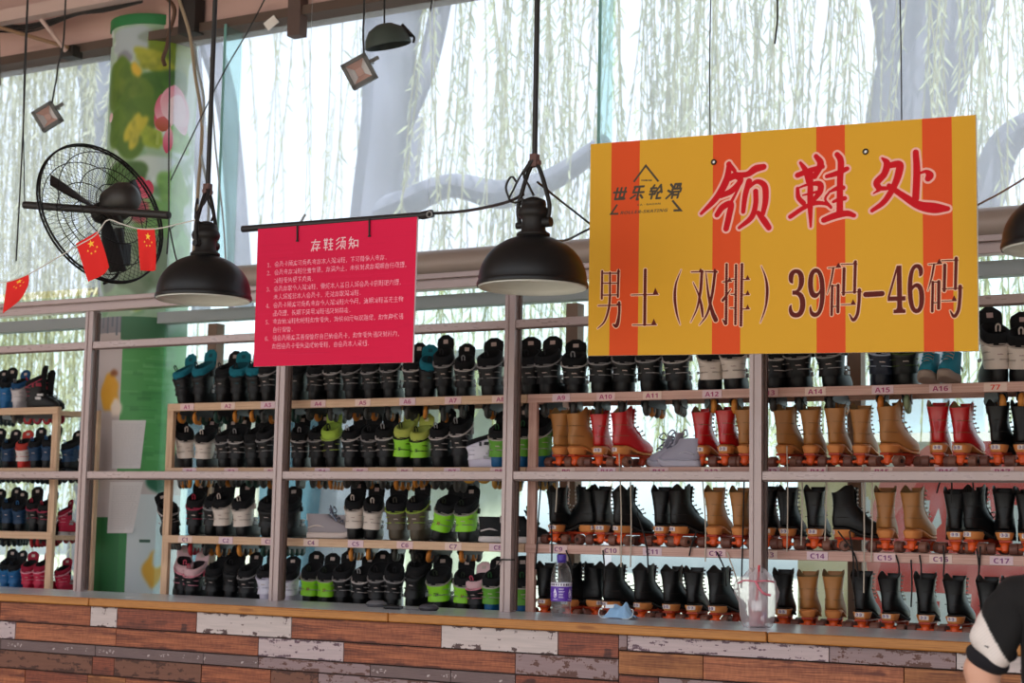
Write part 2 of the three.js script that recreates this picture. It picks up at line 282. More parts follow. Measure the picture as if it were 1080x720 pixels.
willow('willow with a forked grey trunk seen between the floodlight and the pink notice', [
  { pts: [V(T(385, 300, -5.2).x, -0.2, -5.2), T(388, 320, -5.2), T(398, 210, -5.2), T(408, 130, -5.2), T(412, 40, -5.2), T(428, -60, -5.2)], r: [0.5, 0.4, 0.3, 0.24, 0.25, 0.3] },
  { pts: [T(388, 235, -5.2), T(425, 216, -5.1), T(475, 196, -5.0), T(530, 205, -4.9), T(580, 190, -4.9), T(640, 150, -4.8)], r: [0.2, 0.13, 0.11, 0.13, 0.1, 0.08] },
  { pts: [T(400, 180, -5.2), T(425, 130, -5.3), T(450, 70, -5.4), T(470, -20, -5.5)], r: [0.12, 0.1, 0.1, 0.1] },
], [[T(305, 60, -5.5).x, -5.6, 0.5, 4, 6.4, 4.2, 0.5], [T(360, 60, -5.5).x, -5.6, 0.3, 4, 6.4, 3.2, 0.6], [T(455, 60, -5).x, -4.9, 0.4, 6, 7, 3.0, 1], [T(525, 60, -5).x, -5, 0.6, 26, 7, 2.6, 1.1], [T(340, 60, -7).x, -7, 1.2, 5, 7, 3.4, 0.7], [T(560, 60, -5).x, -5.4, 0.5, 20, 7, 3, 1]], leafMats[0]);
willow('willow with a broad leaning trunk behind the top of the yellow sign', [
  { pts: [V(T(960, 300, -5.6).x, -0.2, -5.6), T(962, 330, -5.6), T(952, 200, -5.6), T(962, 110, -5.6), T(985, 40, -5.6), T(1012, -60, -5.6)], r: [0.55, 0.42, 0.36, 0.33, 0.36, 0.42] },
  { pts: [T(958, 140, -5.6), T(945, 60, -5.5), T(935, 0, -5.5), T(915, -60, -5.4)], r: [0.2, 0.16, 0.14, 0.12] },
  { pts: [T(975, 330, -5.3), T(1035, 220, -5.2), T(1062, 150, -5.1), T(1110, 120, -5)], r: [0.2, 0.16, 0.14, 0.1] },
], [[T(690, 60, -5).x, -5, 0.8, 34, 7, 2.4, 1.1], [T(760, 60, -5.5).x, -5.5, 0.8, 34, 7, 2.4, 1.1], [T(830, 60, -5).x, -5, 0.7, 24, 7, 2.2, 1], [T(890, 60, -5).x, -4.8, 0.5, 10, 7, 2.2, 1], [T(975, 60, -4.6).x, -4.4, 0.7, 9, 7, 2.4, 0.9], [T(1050, 60, -5).x, -5, 0.5, 22, 7, 2.2, 1]], leafMats[0]);
willow('pale willow half hidden behind the lotus column and the wall fan', [
  { pts: [V(T(118, 330, -6).x, -0.2, -6), T(116, 320, -6), T(108, 200, -6), T(106, 110, -6), T(96, 40, -6), T(90, -40, -6)], r: [0.42, 0.36, 0.28, 0.22, 0.22, 0.24] },
  { pts: [T(255, 330, -6.2), T(247, 190, -6.2), T(237, 100, -6.2), T(220, 40, -6.2), T(205, -20, -6.2)], r: [0.14, 0.12, 0.11, 0.13, 0.14] },
  { pts: [T(212, 330, -5.6), T(214, 200, -5.6), T(206, 100, -5.6), T(200, 20, -5.6)], r: [0.1, 0.08, 0.09, 0.1] },
], [[T(15, 150, -5).x, -5, 0.7, 46, 6.6, 1.4, 1.3], [T(55, 150, -5).x, -5, 0.6, 40, 6.6, 1.2, 1.3], [T(85, 150, -5).x, -5.2, 0.4, 24, 6.6, 1.4, 1.2], [T(240, 150, -6).x, -6, 0.8, 4, 6.6, 3, 0.6]], leafMats[1]);
willow('farther willow whose low strands show between the aluminium rails', [
  { pts: [V(-13, -0.2, -11), V(-13.1, 2, -11), V(-12.8, 4, -11), V(-12.4, 7, -11)], r: [0.5, 0.4, 0.35, 0.3] },
], [[-9.4, -9, 2.0, 34, 6.6, 2.2, 1], [-5.2, -9, 2.6, 60, 6.6, 2.0, 1], [-13, -9, 2.0, 7, 6.6, 2.2, 1], [-16.2, -9, 2.0, 22, 6.6, 1.6, 1], [-2.8, -8, 1.6, 30, 6.6, 2.0, 1]], leafMats[1]);

{ // shed with a white lattice door, seen through the gaps between the racks
  const z = -6.5, p = (px, py) => at(px, py, z), gy = 0;
  const t = thing('garden_shed', 'pale garden shed with white barred door behind the middle skate rack', 'shed', [0, 0, 0]);
  const x0 = p(176, 480).x, x1 = p(362, 480).x, x2 = p(540, 480).x, top = 3.0;
  const blueGrey = std(0x4d7389, 0.8), cream = std(0xd6ddcf, 0.85), white = std(0xf1f3f2, 0.6);
  part('wall', box(x1 - x0, top, 0.2, (x0 + x1) / 2, top / 2, z), blueGrey, t);
  part('wall', box(x2 - x1, top, 0.2, (x1 + x2) / 2, top / 2, z - 0.02), cream, t);
  part('corner_post', box(0.2, top, 0.24, x1 + 0.02, top / 2, z + 0.02), white, t);
  for (const [px, w, c] of [[197, 0.14, 0xb9cfd8], [232, 0.16, 0xe6ece6], [262, 0.3, 0xf0ece0]]) part('board', box(w * 1.6, top, 0.06, p(px, 480).x, top / 2, z + 0.12), std(c, 0.8), t);
  const d0 = p(368, 480).x, d1 = p(432, 480).x, w = d1 - d0, door = part('door', box(w, 2.6, 0.06, (d0 + d1) / 2, 1.5, z + 0.1), std(0x9fb2bd, 0.35), t);
  const bars = [];
  for (let i = 0; i <= 2; i++) bars.push(box(i === 1 ? 0.07 : 0.12, 2.6, 0.05, d0 + w * i / 2, 1.5, z + 0.15));
  for (let y = 0.2; y <= 2.82; y += 0.217) bars.push(box(w, 0.055, 0.05, (d0 + d1) / 2, y, z + 0.15));
  bars.forEach((b) => part('bar', b, white, door));
  part('roof', box(x2 - x0 + 0.3, 0.1, 1.2, (x0 + x2) / 2, top + 0.05, z + 0.1), slate, t);
}
{ // painted board: cream to red with white slabs of big lettering, leaning behind the right rack
  const z = -3.4, p = (px, py) => at(px, py, z), x0 = p(843, 560).x, x1 = p(1120, 560).x, y1 = p(960, 466).y, y0 = 0.35;
  const map = canvas(1024, 700, (g, W, H) => {
    const X = (px) => (px - 843) / 277 * W, Y = (py) => (py - 466) / 250 * H;
    const poly = (c, ...q) => { g.fillStyle = c; g.beginPath(); q.forEach(([x, y]) => g.lineTo(X(x), Y(y))); g.fill(); };
    g.fillStyle = '#e2cfa0'; g.fillRect(0, 0, W, H);
    poly('#dcd9c8', [940, 440], [1010, 440], [960, 500], [930, 500]);
    poly('#e88478', [985, 470], [1100, 450], [1120, 720], [940, 720], [915, 560], [935, 505]);
    poly('#d93a30', [975, 505], [1120, 470], [1120, 720], [925, 720], [930, 600], [950, 540]);
    poly('#d5362c', [1010, 466], [1120, 466], [1120, 512], [985, 512]);
    g.fillStyle = '#58a06a'; g.beginPath(); g.arc(X(968), Y(473), 22, 0, 7); g.fill();
    const w = '#e9ecef';
    poly(w, [903, 523], [924, 523], [924, 550], [912, 550], [912, 534], [903, 534]); poly(w, [915, 520], [922, 520], [922, 548], [915, 548]);
    poly(w, [975, 523], [988, 523], [986, 540], [974, 540]); poly(w, [997, 530], [1000, 545], [986, 560], [997, 572], [990, 576], [982, 562]);
    poly(w, [1036, 530], [1050, 522], [1052, 566], [1043, 570], [1043, 540], [1036, 540]); poly(w, [1072, 527], [1090, 527], [1090, 575], [1072, 570]);
    poly(w, [930, 612], [975, 612], [975, 660], [948, 650]); poly(w, [985, 612], [1030, 612], [1026, 645], [985, 648]); poly(w, [1045, 612], [1068, 612], [1062, 622], [1050, 622]);
    poly('#d93a30', [985, 620], [997, 620], [995, 640], [984, 640]);
  });
  const t = thing('painted_board', 'large outdoor board painted cream and red with white slab lettering behind the right rack', 'board', [0, 0, 0]);
  part('panel', box(x1 - x0, y1 - y0, 0.06, (x0 + x1) / 2, (y0 + y1) / 2, z), std(0xffffff, 0.7, 0, { map }), t);
  for (const f of [0.1, 0.5, 0.9]) part('leg', box(0.08, y0 + 0.4, 0.08, lerp(x0, x1, f), (y0 + 0.4) / 2 - 0.02, z - 0.07), slate, t);
  const s = thing('panel_fence', 'light blue panel fence with pale cap rail above the painted board', 'fence', [0, 0, 0]);
  const zz = -4.4, a = at(872, 450, zz).x, b = at(1040, 450, zz).x, yt = at(950, 418, zz).y;
  for (let i = 0; i < 4; i++) { const xa = lerp(a, b, i / 4), xb = lerp(a, b, (i + 1) / 4); part('panel', box(xb - xa - 0.02, yt, 0.05, (xa + xb) / 2, yt / 2, zz), std(0xb4c6da, 0.6), s); }
  part('cap_rail', box(b - a + 1.2, 0.09, 0.12, (a + b) / 2 + 0.3, at(985, 463, zz + 0.1).y, zz + 0.1), std(0xdfe5e8, 0.6), s);
}
// ---------------------------------------------------------------- the counter with its plank face
const CZ = 0.545, CT = 1.0;
const woodTex = (base, dark, seedN, f = 1) => pixelMap(512, 96, (u, v) => {
  const warp = fbm(u * 3, v * 2, seedN) * 0.5, g = fbm(u * 5 * f + warp, v * 26 + warp * 6, seedN + 1, 4), ring = 0.5 + 0.5 * Math.sin((v * 9 + fbm(u * 2.2, v * 1.5, seedN + 2) * 5) * 6.28);
  let k = clamp((g - 0.28) * 1.5, 0, 1) * 0.65 + ring * 0.25; const knot = smoothstep(noise(u * 9, v * 3, seedN + 5), 0.86, 0.96);
  const edge = Math.min(v, 1 - v) < 0.05 ? 0.25 : 0;
  const fine = noise(u * 130 * f, v * 5, seedN + 7) * 0.22, blotch = smoothstep(fbm(u * 4, v * 2.5, seedN + 11), 0.5, 0.75) * 0.35;
  return mixc(base, dark, clamp(k * 1.05 - 0.12 + fine + blotch + knot * 0.7 + edge, 0, 1));
});
const washTex = (paint, under, seedN, bare) => pixelMap(512, 96, (u, v) => {
  const scr = fbm(u * 22, v * 6, seedN, 5), fine = noise(u * 220, v * 9, seedN + 3), e = Math.min(v, 1 - v) * 5, ends = Math.min(u, 1 - u) * 14;
  const k = smoothstep(scr + fine * 0.18 - Math.min(e, 1) * 0.2 - Math.min(ends, 1) * 0.14, bare, bare + 0.08);
  const tone = 0.92 + 0.12 * fbm(u * 8, v * 14, seedN + 9);
  return mixc(paint.map((x) => x * tone), under, k);
});
const letterTex = canvas(512, 96, (g, W, H) => { // worn grey board with a rubbed-off stencilled band
  g.fillStyle = '#76605e'; g.fillRect(0, 0, W, H);
  for (let i = 0; i < 500; i++) { g.globalAlpha = 0.2; g.fillStyle = i % 3 ? '#54413f' : '#a08c88'; g.fillRect(rnd() * W, rnd() * H, rr(8, 70), rr(1, 3)); }
  g.globalAlpha = 0.75; g.fillStyle = '#d6cac6';
  for (let x = 30; x < W - 40; x += rr(12, 20)) { if (rnd() < 0.25) { x += 26; continue; } for (let k = 0; k < 4; k++) g.fillRect(x + rr(0, 8), 26 + rr(0, 34), rr(2, 7), rr(3, 12)); }
  g.globalAlpha = 1;
});
const plankMats = {
  b1: woodTex([0.74, 0.43, 0.27], [0.36, 0.16, 0.1], 40), b2: woodTex([0.66, 0.35, 0.23], [0.28, 0.12, 0.09], 50), b3: woodTex([0.78, 0.48, 0.31], [0.42, 0.2, 0.13], 60),
  t1: woodTex([0.74, 0.48, 0.27], [0.45, 0.24, 0.12], 70, 0.6), w1: washTex([0.84, 0.78, 0.76], [0.36, 0.27, 0.26], 80, 0.44), w2: washTex([0.8, 0.72, 0.72], [0.42, 0.32, 0.36], 90, 0.39),
  p1: washTex([0.62, 0.52, 0.52], [0.4, 0.26, 0.22], 95, 0.35), r1: washTex([0.5, 0.32, 0.24], [0.3, 0.16, 0.11], 99, 0.34), l1: letterTex,
};
for (const k in plankMats) plankMats[k] = std(0xffffff, 0.5, 0, { map: plankMats[k] });
{
  const L = X0 + 0.2, R = X1 - 0.2, t = thing('service_counter', 'long service counter faced with brown and whitewashed planks under a yellow edge', 'counter', [0, 0, 0]);
  part('body', box(R - L, 0.955, 0.62, (L + R) / 2, 0.4775, CZ - 0.335), std(0x3a2a24, 0.8), t);
  part('counter_top', box(R - L, 0.03, 0.66, (L + R) / 2, CT - 0.016, CZ - 0.33), phy(0xe4e9f2, 0.28, { map: pixelMap(256, 64, (u, v) => { const k = 0.84 + 0.16 * fbm(u * 60, v * 8, 4); return [k, k, k]; }), clearcoat: 0.3, clearcoatRoughness: 0.3 }), t);
  // yellow edge boards with open joints
  const edgeMat = std(0xffffff, 0.45, 0, { map: woodTex([0.8, 0.55, 0.27], [0.6, 0.36, 0.14], 120, 0.5) });
  const jx = [-12.5, -9.6, at(97, 630, CZ).x, at(412, 650, CZ).x, at(811, 670, CZ).x, 0.6, 3.2];
  for (let i = 0; i + 1 < jx.length; i++) part('edge_board', rbox(jx[i + 1] - jx[i] - 0.006, 0.046, 0.03, 0.008, (jx[i] + jx[i + 1]) / 2, CT - 0.024, CZ + 0.012), edgeMat, t);
  // planks: rows [top, height], cut at photo pixels
  const rows = [
    { y: 0.952, h: 0.112, cut: [-90, 0, 95, 123, 207, 307, 465, 588, 652], m: ['b2', 'b1', 'w1', 'b2', 'w1', 'b1', 'w1', 'b2'] },
    { y: 0.838, h: 0.1, cut: [-100, 16, 122, 272, 362, 543, 652], m: ['w2', 'b3', 'b1', 'w2', 'b1', 'p1'] },
    { y: 0.736, h: 0.06, cut: [-100, 0, 100, 214, 272, 390, 475, 543, 652], m: ['l1', 'l1', 'l1', 'l1', 'p1', 'l1', 'l1', 'b2'] },
    { y: 0.674, h: 0.1, cut: [-60, 97, 120, 212, 285, 335, 475, 560, 652], m: ['r1', 'b2', 'r1', 'b1', 'r1', 'p1', 'b2', 'r1'] },
    { y: 0.572, h: 0.115, cut: [-60, 26, 92, 132, 212, 300, 400, 520, 652], m: ['b3', 'b2', 't1', 'b1', 'b3', 'b2', 't1', 'b1'] },
    { y: 0.952, h: 0.072, cut: [652, 661, 874, 1008, 1160, 1300], m: ['p1', 'w2', 'p1', 'w1', 'b1'] },
    { y: 0.878, h: 0.108, cut: [652, 741, 953, 1160, 1300], m: ['t1', 'b3', 't1', 'b2'] },
    { y: 0.768, h: 0.1, cut: [652, 694, 790, 900, 1040, 1200], m: ['b2', 'p1', 'r1', 'b1', 'b2'] },
    { y: 0.666, h: 0.1, cut: [652, 760, 880, 1020, 1200], m: ['b1', 'b3', 'b2', 't1'] },
    { y: 0.564, h: 0.11, cut: [652, 720, 860, 980, 1200], m: ['b2', 'b1', 't1', 'b3'] },
  ];
  for (const r of rows) for (let i = 0; i < r.m.length; i++) {
    const py = 560 + (0.95 - r.y) * 200, a = atX(r.cut[i], r.y), b = atX(r.cut[i + 1], r.y), g = box(b - a - 0.005, r.h - 0.005, 0.014, (a + b) / 2, r.y - r.h / 2, CZ - 0.012 + rr(-0.0015, 0.0015));
    const uv = g.attributes.uv, s = Math.min(1, (b - a) / 0.9), o = rnd() * (1 - s); for (let k = 0; k < uv.count; k++) uv.setX(k, o + uv.getX(k) * s);
    part('plank', g, plankMats[r.m[i]], t);
  }
  part('lower_panel', box(R - L, 0.45, 0.012, (L + R) / 2, 0.225, CZ - 0.02), plankMats.b2, t);
}
function atX(px, y) { let lo = 560, hi = 760; for (let k = 0; k < 30; k++) { const m = (lo + hi) / 2; at(px, m, CZ).y > y ? lo = m : hi = m; } return at(px, lo, CZ).x; }

// ---------------------------------------------------------------- aluminium frame between counter and racks
{
  const t = thing('aluminium_frame', 'dull brown aluminium frame of posts and rails standing along the counter back', 'frame', [0, 0, 0]);
  const posts = [-10.35, -8.85, at(90.5, 497, 0).x, at(296, 497, 0).x, at(538, 497, 0).x, at(799, 497, 0).x, -1.42, 0.1, 1.6];
  const profile = (w, h) => { const s = new THREE.Shape(), a = w / 2, b = h / 2, n = 0.006; s.moveTo(-a, -b); s.lineTo(a, -b); s.lineTo(a, b); s.lineTo(a * 0.35, b); s.lineTo(a * 0.3, b - n); s.lineTo(-a * 0.3, b - n); s.lineTo(-a * 0.35, b); s.lineTo(-a, b); return s; };
  for (const x of posts) {
    const g = new THREE.ExtrudeGeometry(profile(0.062, 0.062), { depth: 1.75, bevelEnabled: false }).rotateX(-PI / 2).rotateY(PI).translate(x, 1.0, 0.0);
    g.rotateY(0); part('post', g, alu, t);
    part('glazing_bead', box(0.012, 1.7, 0.02, x + 0.04, 1.86, -0.012), aluDark, t);
  }
  for (let i = 0; i + 1 < posts.length; i++) {
    const a = posts[i] + 0.031, b = posts[i + 1] - 0.031, w = b - a, x = (a + b) / 2;
    for (const [y, h] of [[1.708, 0.044], [2.508, 0.044]]) { const r = part('rail', rbox(w, h, 0.05, 0.004, x, y, 0), alu, t); part('rail_lip', box(w, 0.008, 0.012, x, y - h / 2 - 0.004, 0.012), aluDark, r); }
  }
  const L = posts[0], R = posts[posts.length - 1];
  part('top_beam', [rbox(R - L, 0.03, 0.09, 0.004, (L + R) / 2, 2.79, 0), box(R - L, 0.012, 0.06, (L + R) / 2, 2.77, -0.01), rbox(R - L, 0.046, 0.08, 0.004, (L + R) / 2, 2.742, 0)], alu, t);
  // zip tie on the post
  const c = at(535, 590, 0.034); part('cable_tie', [box(0.07, 0.008, 0.07, posts[4], c.y, 0), span(V(c.x - 0.03, c.y, 0.04), V(c.x - 0.07, c.y - 0.05, 0.05), 0.003, 5)], blackWire, t);
}

// ---------------------------------------------------------------- skate racks
const SHELF = [2.145, 1.757, 1.352, 0.968]; // tops of the rows A, B, C and the lowest
const rackWood = std(0xffffff, 0.65, 0, { map: woodTex([0.84, 0.71, 0.58], [0.69, 0.54, 0.43], 140, 0.4) });
const rackWood2 = std(0xffffff, 0.65, 0, { map: woodTex([0.84, 0.69, 0.63], [0.7, 0.53, 0.48], 150, 0.4) });
// one sheet that holds all the shelf tags: 8 x 8 cells
const tagNames = []; for (const r of 'ABC') for (let i = 1; i <= 17; i++) tagNames.push(r + i);
const tagSheet = canvas(1024, 512, (g) => {
  tagNames.forEach((n, k) => {
    const x = (k % 8) * 128, y = Math.floor(k / 8) * 64, r = n[0];
    g.fillStyle = ['#d9b9b6', '#dcc1b4', '#d6bbc0'][k % 3]; g.fillRect(x, y, 128, 64);
    for (let i = 0; i < 12; i++) { g.globalAlpha = 0.15; g.fillStyle = '#8a6a60'; g.fillRect(x + rnd() * 120, y + rnd() * 60, rr(2, 14), rr(1, 4)); } g.globalAlpha = 1;
    g.fillStyle = n === 'A17' ? '#d8402e' : r === 'C' ? '#7a3a6e' : '#a32f62'; g.font = 'bold 52px sans-serif'; g.textAlign = 'center'; g.textBaseline = 'middle';
    g.fillText(n === 'A17' ? '77' : n, x + 64, y + 34);
  });
});
const tagMat = std(0xffffff, 0.7, 0, { map: tagSheet });
function tagGeo(k, w, h, x, y, z) {
  const g = new THREE.BoxGeometry(w, h, 0.003), uv = g.attributes.uv, cx = (k % 8) / 8, cy = 1 - (Math.floor(k / 8) + 1) / 8;
  for (let i = 0; i < uv.count; i++) uv.setXY(i, cx + uv.getX(i) / 8, cy + uv.getY(i) / 8);
  return g.translate(x, y, z);
}
const TAGPX = { A: [198, 241, 283, 336, 383, 430, 478, 528, 592, 639, 688, 751, 810, 860, 931, 992, 1050], B: [200, 244, 286, 340, 380, 427, 477, 526, 597, 640, 695, 750, 812, 862, 930, 998, 1057], C: [195, 238, 283, 328, 375, 427, 478, 525, 589, 644, 688, 755, 809, 862, 933, 992, 1056] };
const ZF = -0.14, ZB = -0.5; // front and rear rails of a shelf
function rack(label, xa, xb, boards, tagRange, wood, ends) {
  const t = thing('skate_rack', label, 'rack', [0, 0, 0]), w = xb - xa, x = (xa + xb) / 2;
  for (const sx of ends) for (const z of [ZF, ZB]) part('upright', rbox(0.05, SHELF[0] + 0.001, 0.03, 0.004, sx, SHELF[0] / 2, z), wood, t);
  SHELF.forEach((y, r) => {
    const f = part('front_rail', rbox(w, 0.046, 0.022, 0.003, x, y - 0.023, ZF + 0.008), wood, t);
    part('rear_rail', rbox(w, 0.04, 0.022, 0.003, x, y - 0.02, ZB), wood, t);
    for (const sx of ends) part('side_rail', box(0.02, 0.03, ZF - ZB - 0.03, sx + (sx < x ? 0.02 : -0.02), y - 0.035, (ZF + ZB) / 2), wood, t);
    if (boards.includes(r)) part('shelf_board', box(w, 0.01, ZF - ZB - 0.03, x, y - 0.006, (ZF + ZB) / 2), wood, t);
    if (r < 3 && tagRange) for (let i = tagRange[0]; i <= tagRange[1]; i++) {
      const q = 'ABC'[r], p = at(TAGPX[q][i - 1], [416, 493, 578][r], ZF + 0.02);
      part('shelf_tag', tagGeo('ABC'.indexOf(q) * 17 + i - 1, 0.105, 0.04, p.x, y - 0.023, ZF + 0.0205), tagMat, f);
    }
  });
  return t;
}
const rx = { l1: at(57, 500, ZF).x, m0: at(177, 500, ZF).x, r0: at(562, 500, ZF).x };
rack('left skate rack of pale wood holding the blue and red skates', -10.6, rx.l1 + 0.02, [], null, rackWood, [-10.58, -9.1, rx.l1]);
rack('middle skate rack of pale wood under the pink notice', rx.m0, rx.r0 - 0.035, [], [1, 8], rackWood, [rx.m0 + 0.012]);
rack('right skate rack of pinkish wood under the yellow sign', rx.r0 - 0.03, 1.2, [1, 2, 3], [9, 17], rackWood2, [rx.r0, 1.18]);
// ---------------------------------------------------------------- lettering: Chinese characters written out as strokes
// every stroke is a run of digit pairs, x then y, on a 10 x 10 square
const GLYPH = {
  人: '504509 5399', 口: '1181881811', 日: '2080892920 2585', 月: '20170409 20808979 2383 2686', 木: '0393 5059 5308 5398', 土: '1484 5059 0999', 王: '1181 1585 0999 5159', 十: '0494 5059',
  亻: '5004 3339', 氵: '1032 0425 0936', 冫: '1243 0837', 讠: '2032 04343859', 扌: '0373 4049 0675', 阝: '1019 1060345837', 辶: '1032 0424370929 3899', 宀: '5052 1412 129294', 艹: '0393 3015 7055', 子: '2181 815449 0595', 丿: '8008', 卜: '3039 3589', 又: '1181 814409 2399', 女: '402879 7029 0494', 勹: '300535 309597', 心: '0507 2428 2869 5456 8396', 灬: '0517 3546 6576 8598', 贝: '20272080 8087 504509 5799', 页: '0191 5033 22838722 2227 524709 6799', 隹: '2005 2229 22 9292 5252 2494 2696 2999 5259', 金: '500494 5094 2484 5459 1696 0999', 石: '0191 405008 2555858925', 马: '2080 804 3030 0575 7598 0797', 力: '0393 9388 5409', 田: '1181881811 1585 5158', 方: '5061 0292 453409 4585', 竹: '1004 3040 5004', 革: '0191 3013 6063 2383 1575863614 0797 5459', 圭: '1181 5054 0494 1686 5459 0999', 車: '0191 205084 0595 5359', 车: '0191 400484 5259 0696', 皿: '2070 20 2808 4048 7078 0898', 米: '5059 0494 2032 8062 5408 5498', 白: '5031 1282882812 1585', 目: '20808929 20 2383 2686', 羊: '2032 8062 0393 1585 0797 5359',
  口1: '1181881811',
  存: '0292 402509 2429 4484 8466 6669 6958 3797', 会: '5004 5094 2474 0696 462989 6789', 员: '2070 20222272 2483 2407 8487 5509 6799', 卡: '5055 5282 0595 5559 6778', 可: '0191 7179 7969 14444717 14', 免: '400430 4070 6553 1353 1 1383 8386 8616 1613 4609 66698999', 费: '1161 1363 1161 3005 6006 2585 25 2528 8588 5608 6899', 寄: '5051 021292 2474 5032 5073 0595 7579 27476747', 本: '0292 5059 5208 5298 3767', 溜: '1032 0425 0936 305333 6091 9084 4595 4599 9599 4797 6569', 冰: '1243 0837 7079 4568 5448 9379 7599', 不: '0191 6037 5259 6596', 帮: '0161 0363 0565 3006 7096 7079 1787 1719 8789 5659', 他: '3004 2229 404892 3595 9597 6068', 位: '3004 2229 6072 4393 5557 8566 4999', 置: '1181 118382 1383 5153 0494 2585 2589 8589 2777 0999', 有: '0292 4004 3373 3339 7379 3575 3777', 限: '1019 1060345837 5080 5181 8184 5284 5259 5948 7599 9575', 满: '1032 0425 0936 3191 5052 7072 3594 3539 9599 5548 7599 6568', 为: '2032 0393 9389 504509 5556', 止: '5059 5484 2329 0999', 未: '2282 0494 5059 5408 5498', 按: '0333 2029 0534 6071 4292 4595 6449 6599', 时: '1141 1148 4148 1444 1848 5393 8089 8979 6567', 续: '304414 4418 0848 5092 5292 7053 4494 6567 7548 7699', 超: '1151 3037 0454 3757 1699 1708 5090 7054 9094 5595 5558 9558 5898', 期: '0252 1017 4047 1444 1646 0757 1909 4959 6090 6068 9099 6393 6696', 自: '5031 2282892922 2484 2686', 行: '3003 3305 2429 5191 4494 7479 7969', 处: '202050 501408 2558 8099 6069 6384', 理: '0141 0444 2028 0948 5090 9095 5095 5055 7079 5393 5797 4999', 丢: '8011 0393 5159 0595 5638 3888 6789', 失: '2004 1383 5055 0595 5509 5599', 概: '0232 2029 2306 2345 4060 4060 6064 4464 4449 6090 7094 6494 8559 8999', 负: '402414 4070 7062 2282 2227 8287 5409 6799', 责: '1181 1383 0595 5155 2585 2588 8588 5709 6799', 取: '0151 1018 4049 1343 1646 0858 5191 9159 5399', 个: '500494 5097 5459', 需: '1080 0292 0204 9294 5054 2343 6383 0595 2629 4649 6669 8689 2686', 凭: '3004 2226 8051 5191 6145 4595 2709 2767 6769 6999', 当: '5055 2033 8063 1686 8689 1989 1787', 入: '4050 504609 5599', 场: '0242 2028 0847 5090 9045 4595 9589 6568 7558', 到: '0151 3003 0444 4434 0646 2629 0959 6067 9099 9989', 吧: '0141 1118 4148 1848 5191 5159 9195 5595 7175 5999', 办: '0292 9289 404409 1516 8587', 或: '0191 3 1353 1356 5356 1656 0868 7079 7999 8060 9569', 非: '3039 6069 0131 0434 0838 6191 6494 6898', 无: '1181 0494 504409 55597999', 法: '1032 0425 0936 4292 7074 3595 6548 4889 7799', 六: '5052 0393 4508 5598', 逾: '1032 0424370929 3899 604494 5383 4448 4464 6467 5666 7577 8488', 主: '4051 1282 1585 0999 5259', 物: '2003 0343 2029 0645 6004 5392 9289 7257 8268', 品: '3070 3073 7073 3373 0545 0509 4549 0949 5595 5559 9599 5999', 长: '7043 0595 2099 2029 2948 4599', 使: '3004 2229 4191 7075 4484 4447 8487 4787 7509 5699', 用: '2017 2080 8089 2383 2686 5059', 请: '2032 04343859 5191 5393 7075 4595 5599 9599 5989', 及: '1181 2108 818464 6494 9409 4599', 带: '0292 2024 5024 8084 0595 0507 9597 1787 1719 8789 5759', 走: '1282 5055 0595 5559 5787 3608 3899', 的: '2004 0343 0348 4348 0848 0545 6055 5393 9389 8979 6677', 和: '4011 0343 2029 2306 2345 5292 5258 9298 5898', 轮: '0242 200444 2429 0646 7045 7095 6569 8466 6999', 如: '202748 4009 0343 5292 5258 9298 5898', 均: '0242 2028 0847 6045 4393 9389 8979 5677 5874', 元: '2080 0393 3509 65699999 6369', 每: '2004 1282 2227 8287 0595 2787 7879 5364 5667', 双: '0141 4109 1349 5191 9149 5399', 赔: '1040 1017 4047 2509 2749 7071 5292 6364 8384 5595 6696 6669 9699 6999', 偿: '3004 2229 6062 4091 4454 8092 4393 5575 3797 6758 5889', 异: '1181 8183 1383 1315 1595 9592 3009 0696 3609 6669', 议: '2032 04343859 5061 9104 4499', 保: '3004 2229 4191 4144 9194 4494 3696 6469 6748 6799', 管: '2003 1252 6043 5292 0494 0405 9495 2686 2629 2777 2989 7779', 妥: '8010 2032 5052 8063 0696 4468 4809 6599', 善: '2031 7061 1181 1383 0595 5154 2686 2629 8689 2989', 好: '202748 4009 0343 5191 9174 7479 7969 5595', 己: '2080 8084 2484 2029 2989 8997', 补: '2031 0343 4308 2429 3446 7079 7496', 因: '1019 1090 9099 1999 2484 5236 5278', 造: '1032 0424370929 3899 5040 4292 7075 3595 4787 4769 8789', 成: '1292 1209 1545 4548 4838 5069 6999 8064 7081', 由: '2282892922 2585 5059', 承: '2080 8053 5359 2575 2777 0444 4408 9366 6699', 担: '0333 2029 0534 5090 5098 9098 5494 5898 4999', 鞋: '0141 1013 3033 1333 13153533 0747 2329 6191 7074 5494 6696 7479 5999', 须: '3002 3305 4609 5090 7063 5357 5393 9397 747659 7799', 知: '2003 1242 0545 222509 2549 5393 5358 9398 5797', 顾: '1040 1009 2343 4346 2327 2747 5090 7063 5357 5393 9397 747659 7799', 客: '5051 021292 3252 522509 3478 5669 5709 3687 3669 8689',
  世: '0393 2028 2898 5057 5777 8087', 乐: '8010 2013 1494 5059 5969 3608 7698', 滑: '1032 0425 0936 4043 4080 8083 6163 6181 35339395 49458589 4787',
};
function drawGlyph(g, ch, x, y, w, h, lw) {
  const s = GLYPH[ch]; if (!s) return false;
  g.lineWidth = lw; g.lineCap = 'round'; g.lineJoin = 'round';
  for (const st of s.split(' ')) { if (st.length < 4) continue; g.beginPath(); for (let i = 0; i + 1 < st.length; i += 2) g.lineTo(x + +st[i] / 9 * w, y + +st[i + 1] / 9 * h); g.stroke(); }
  return true;
}
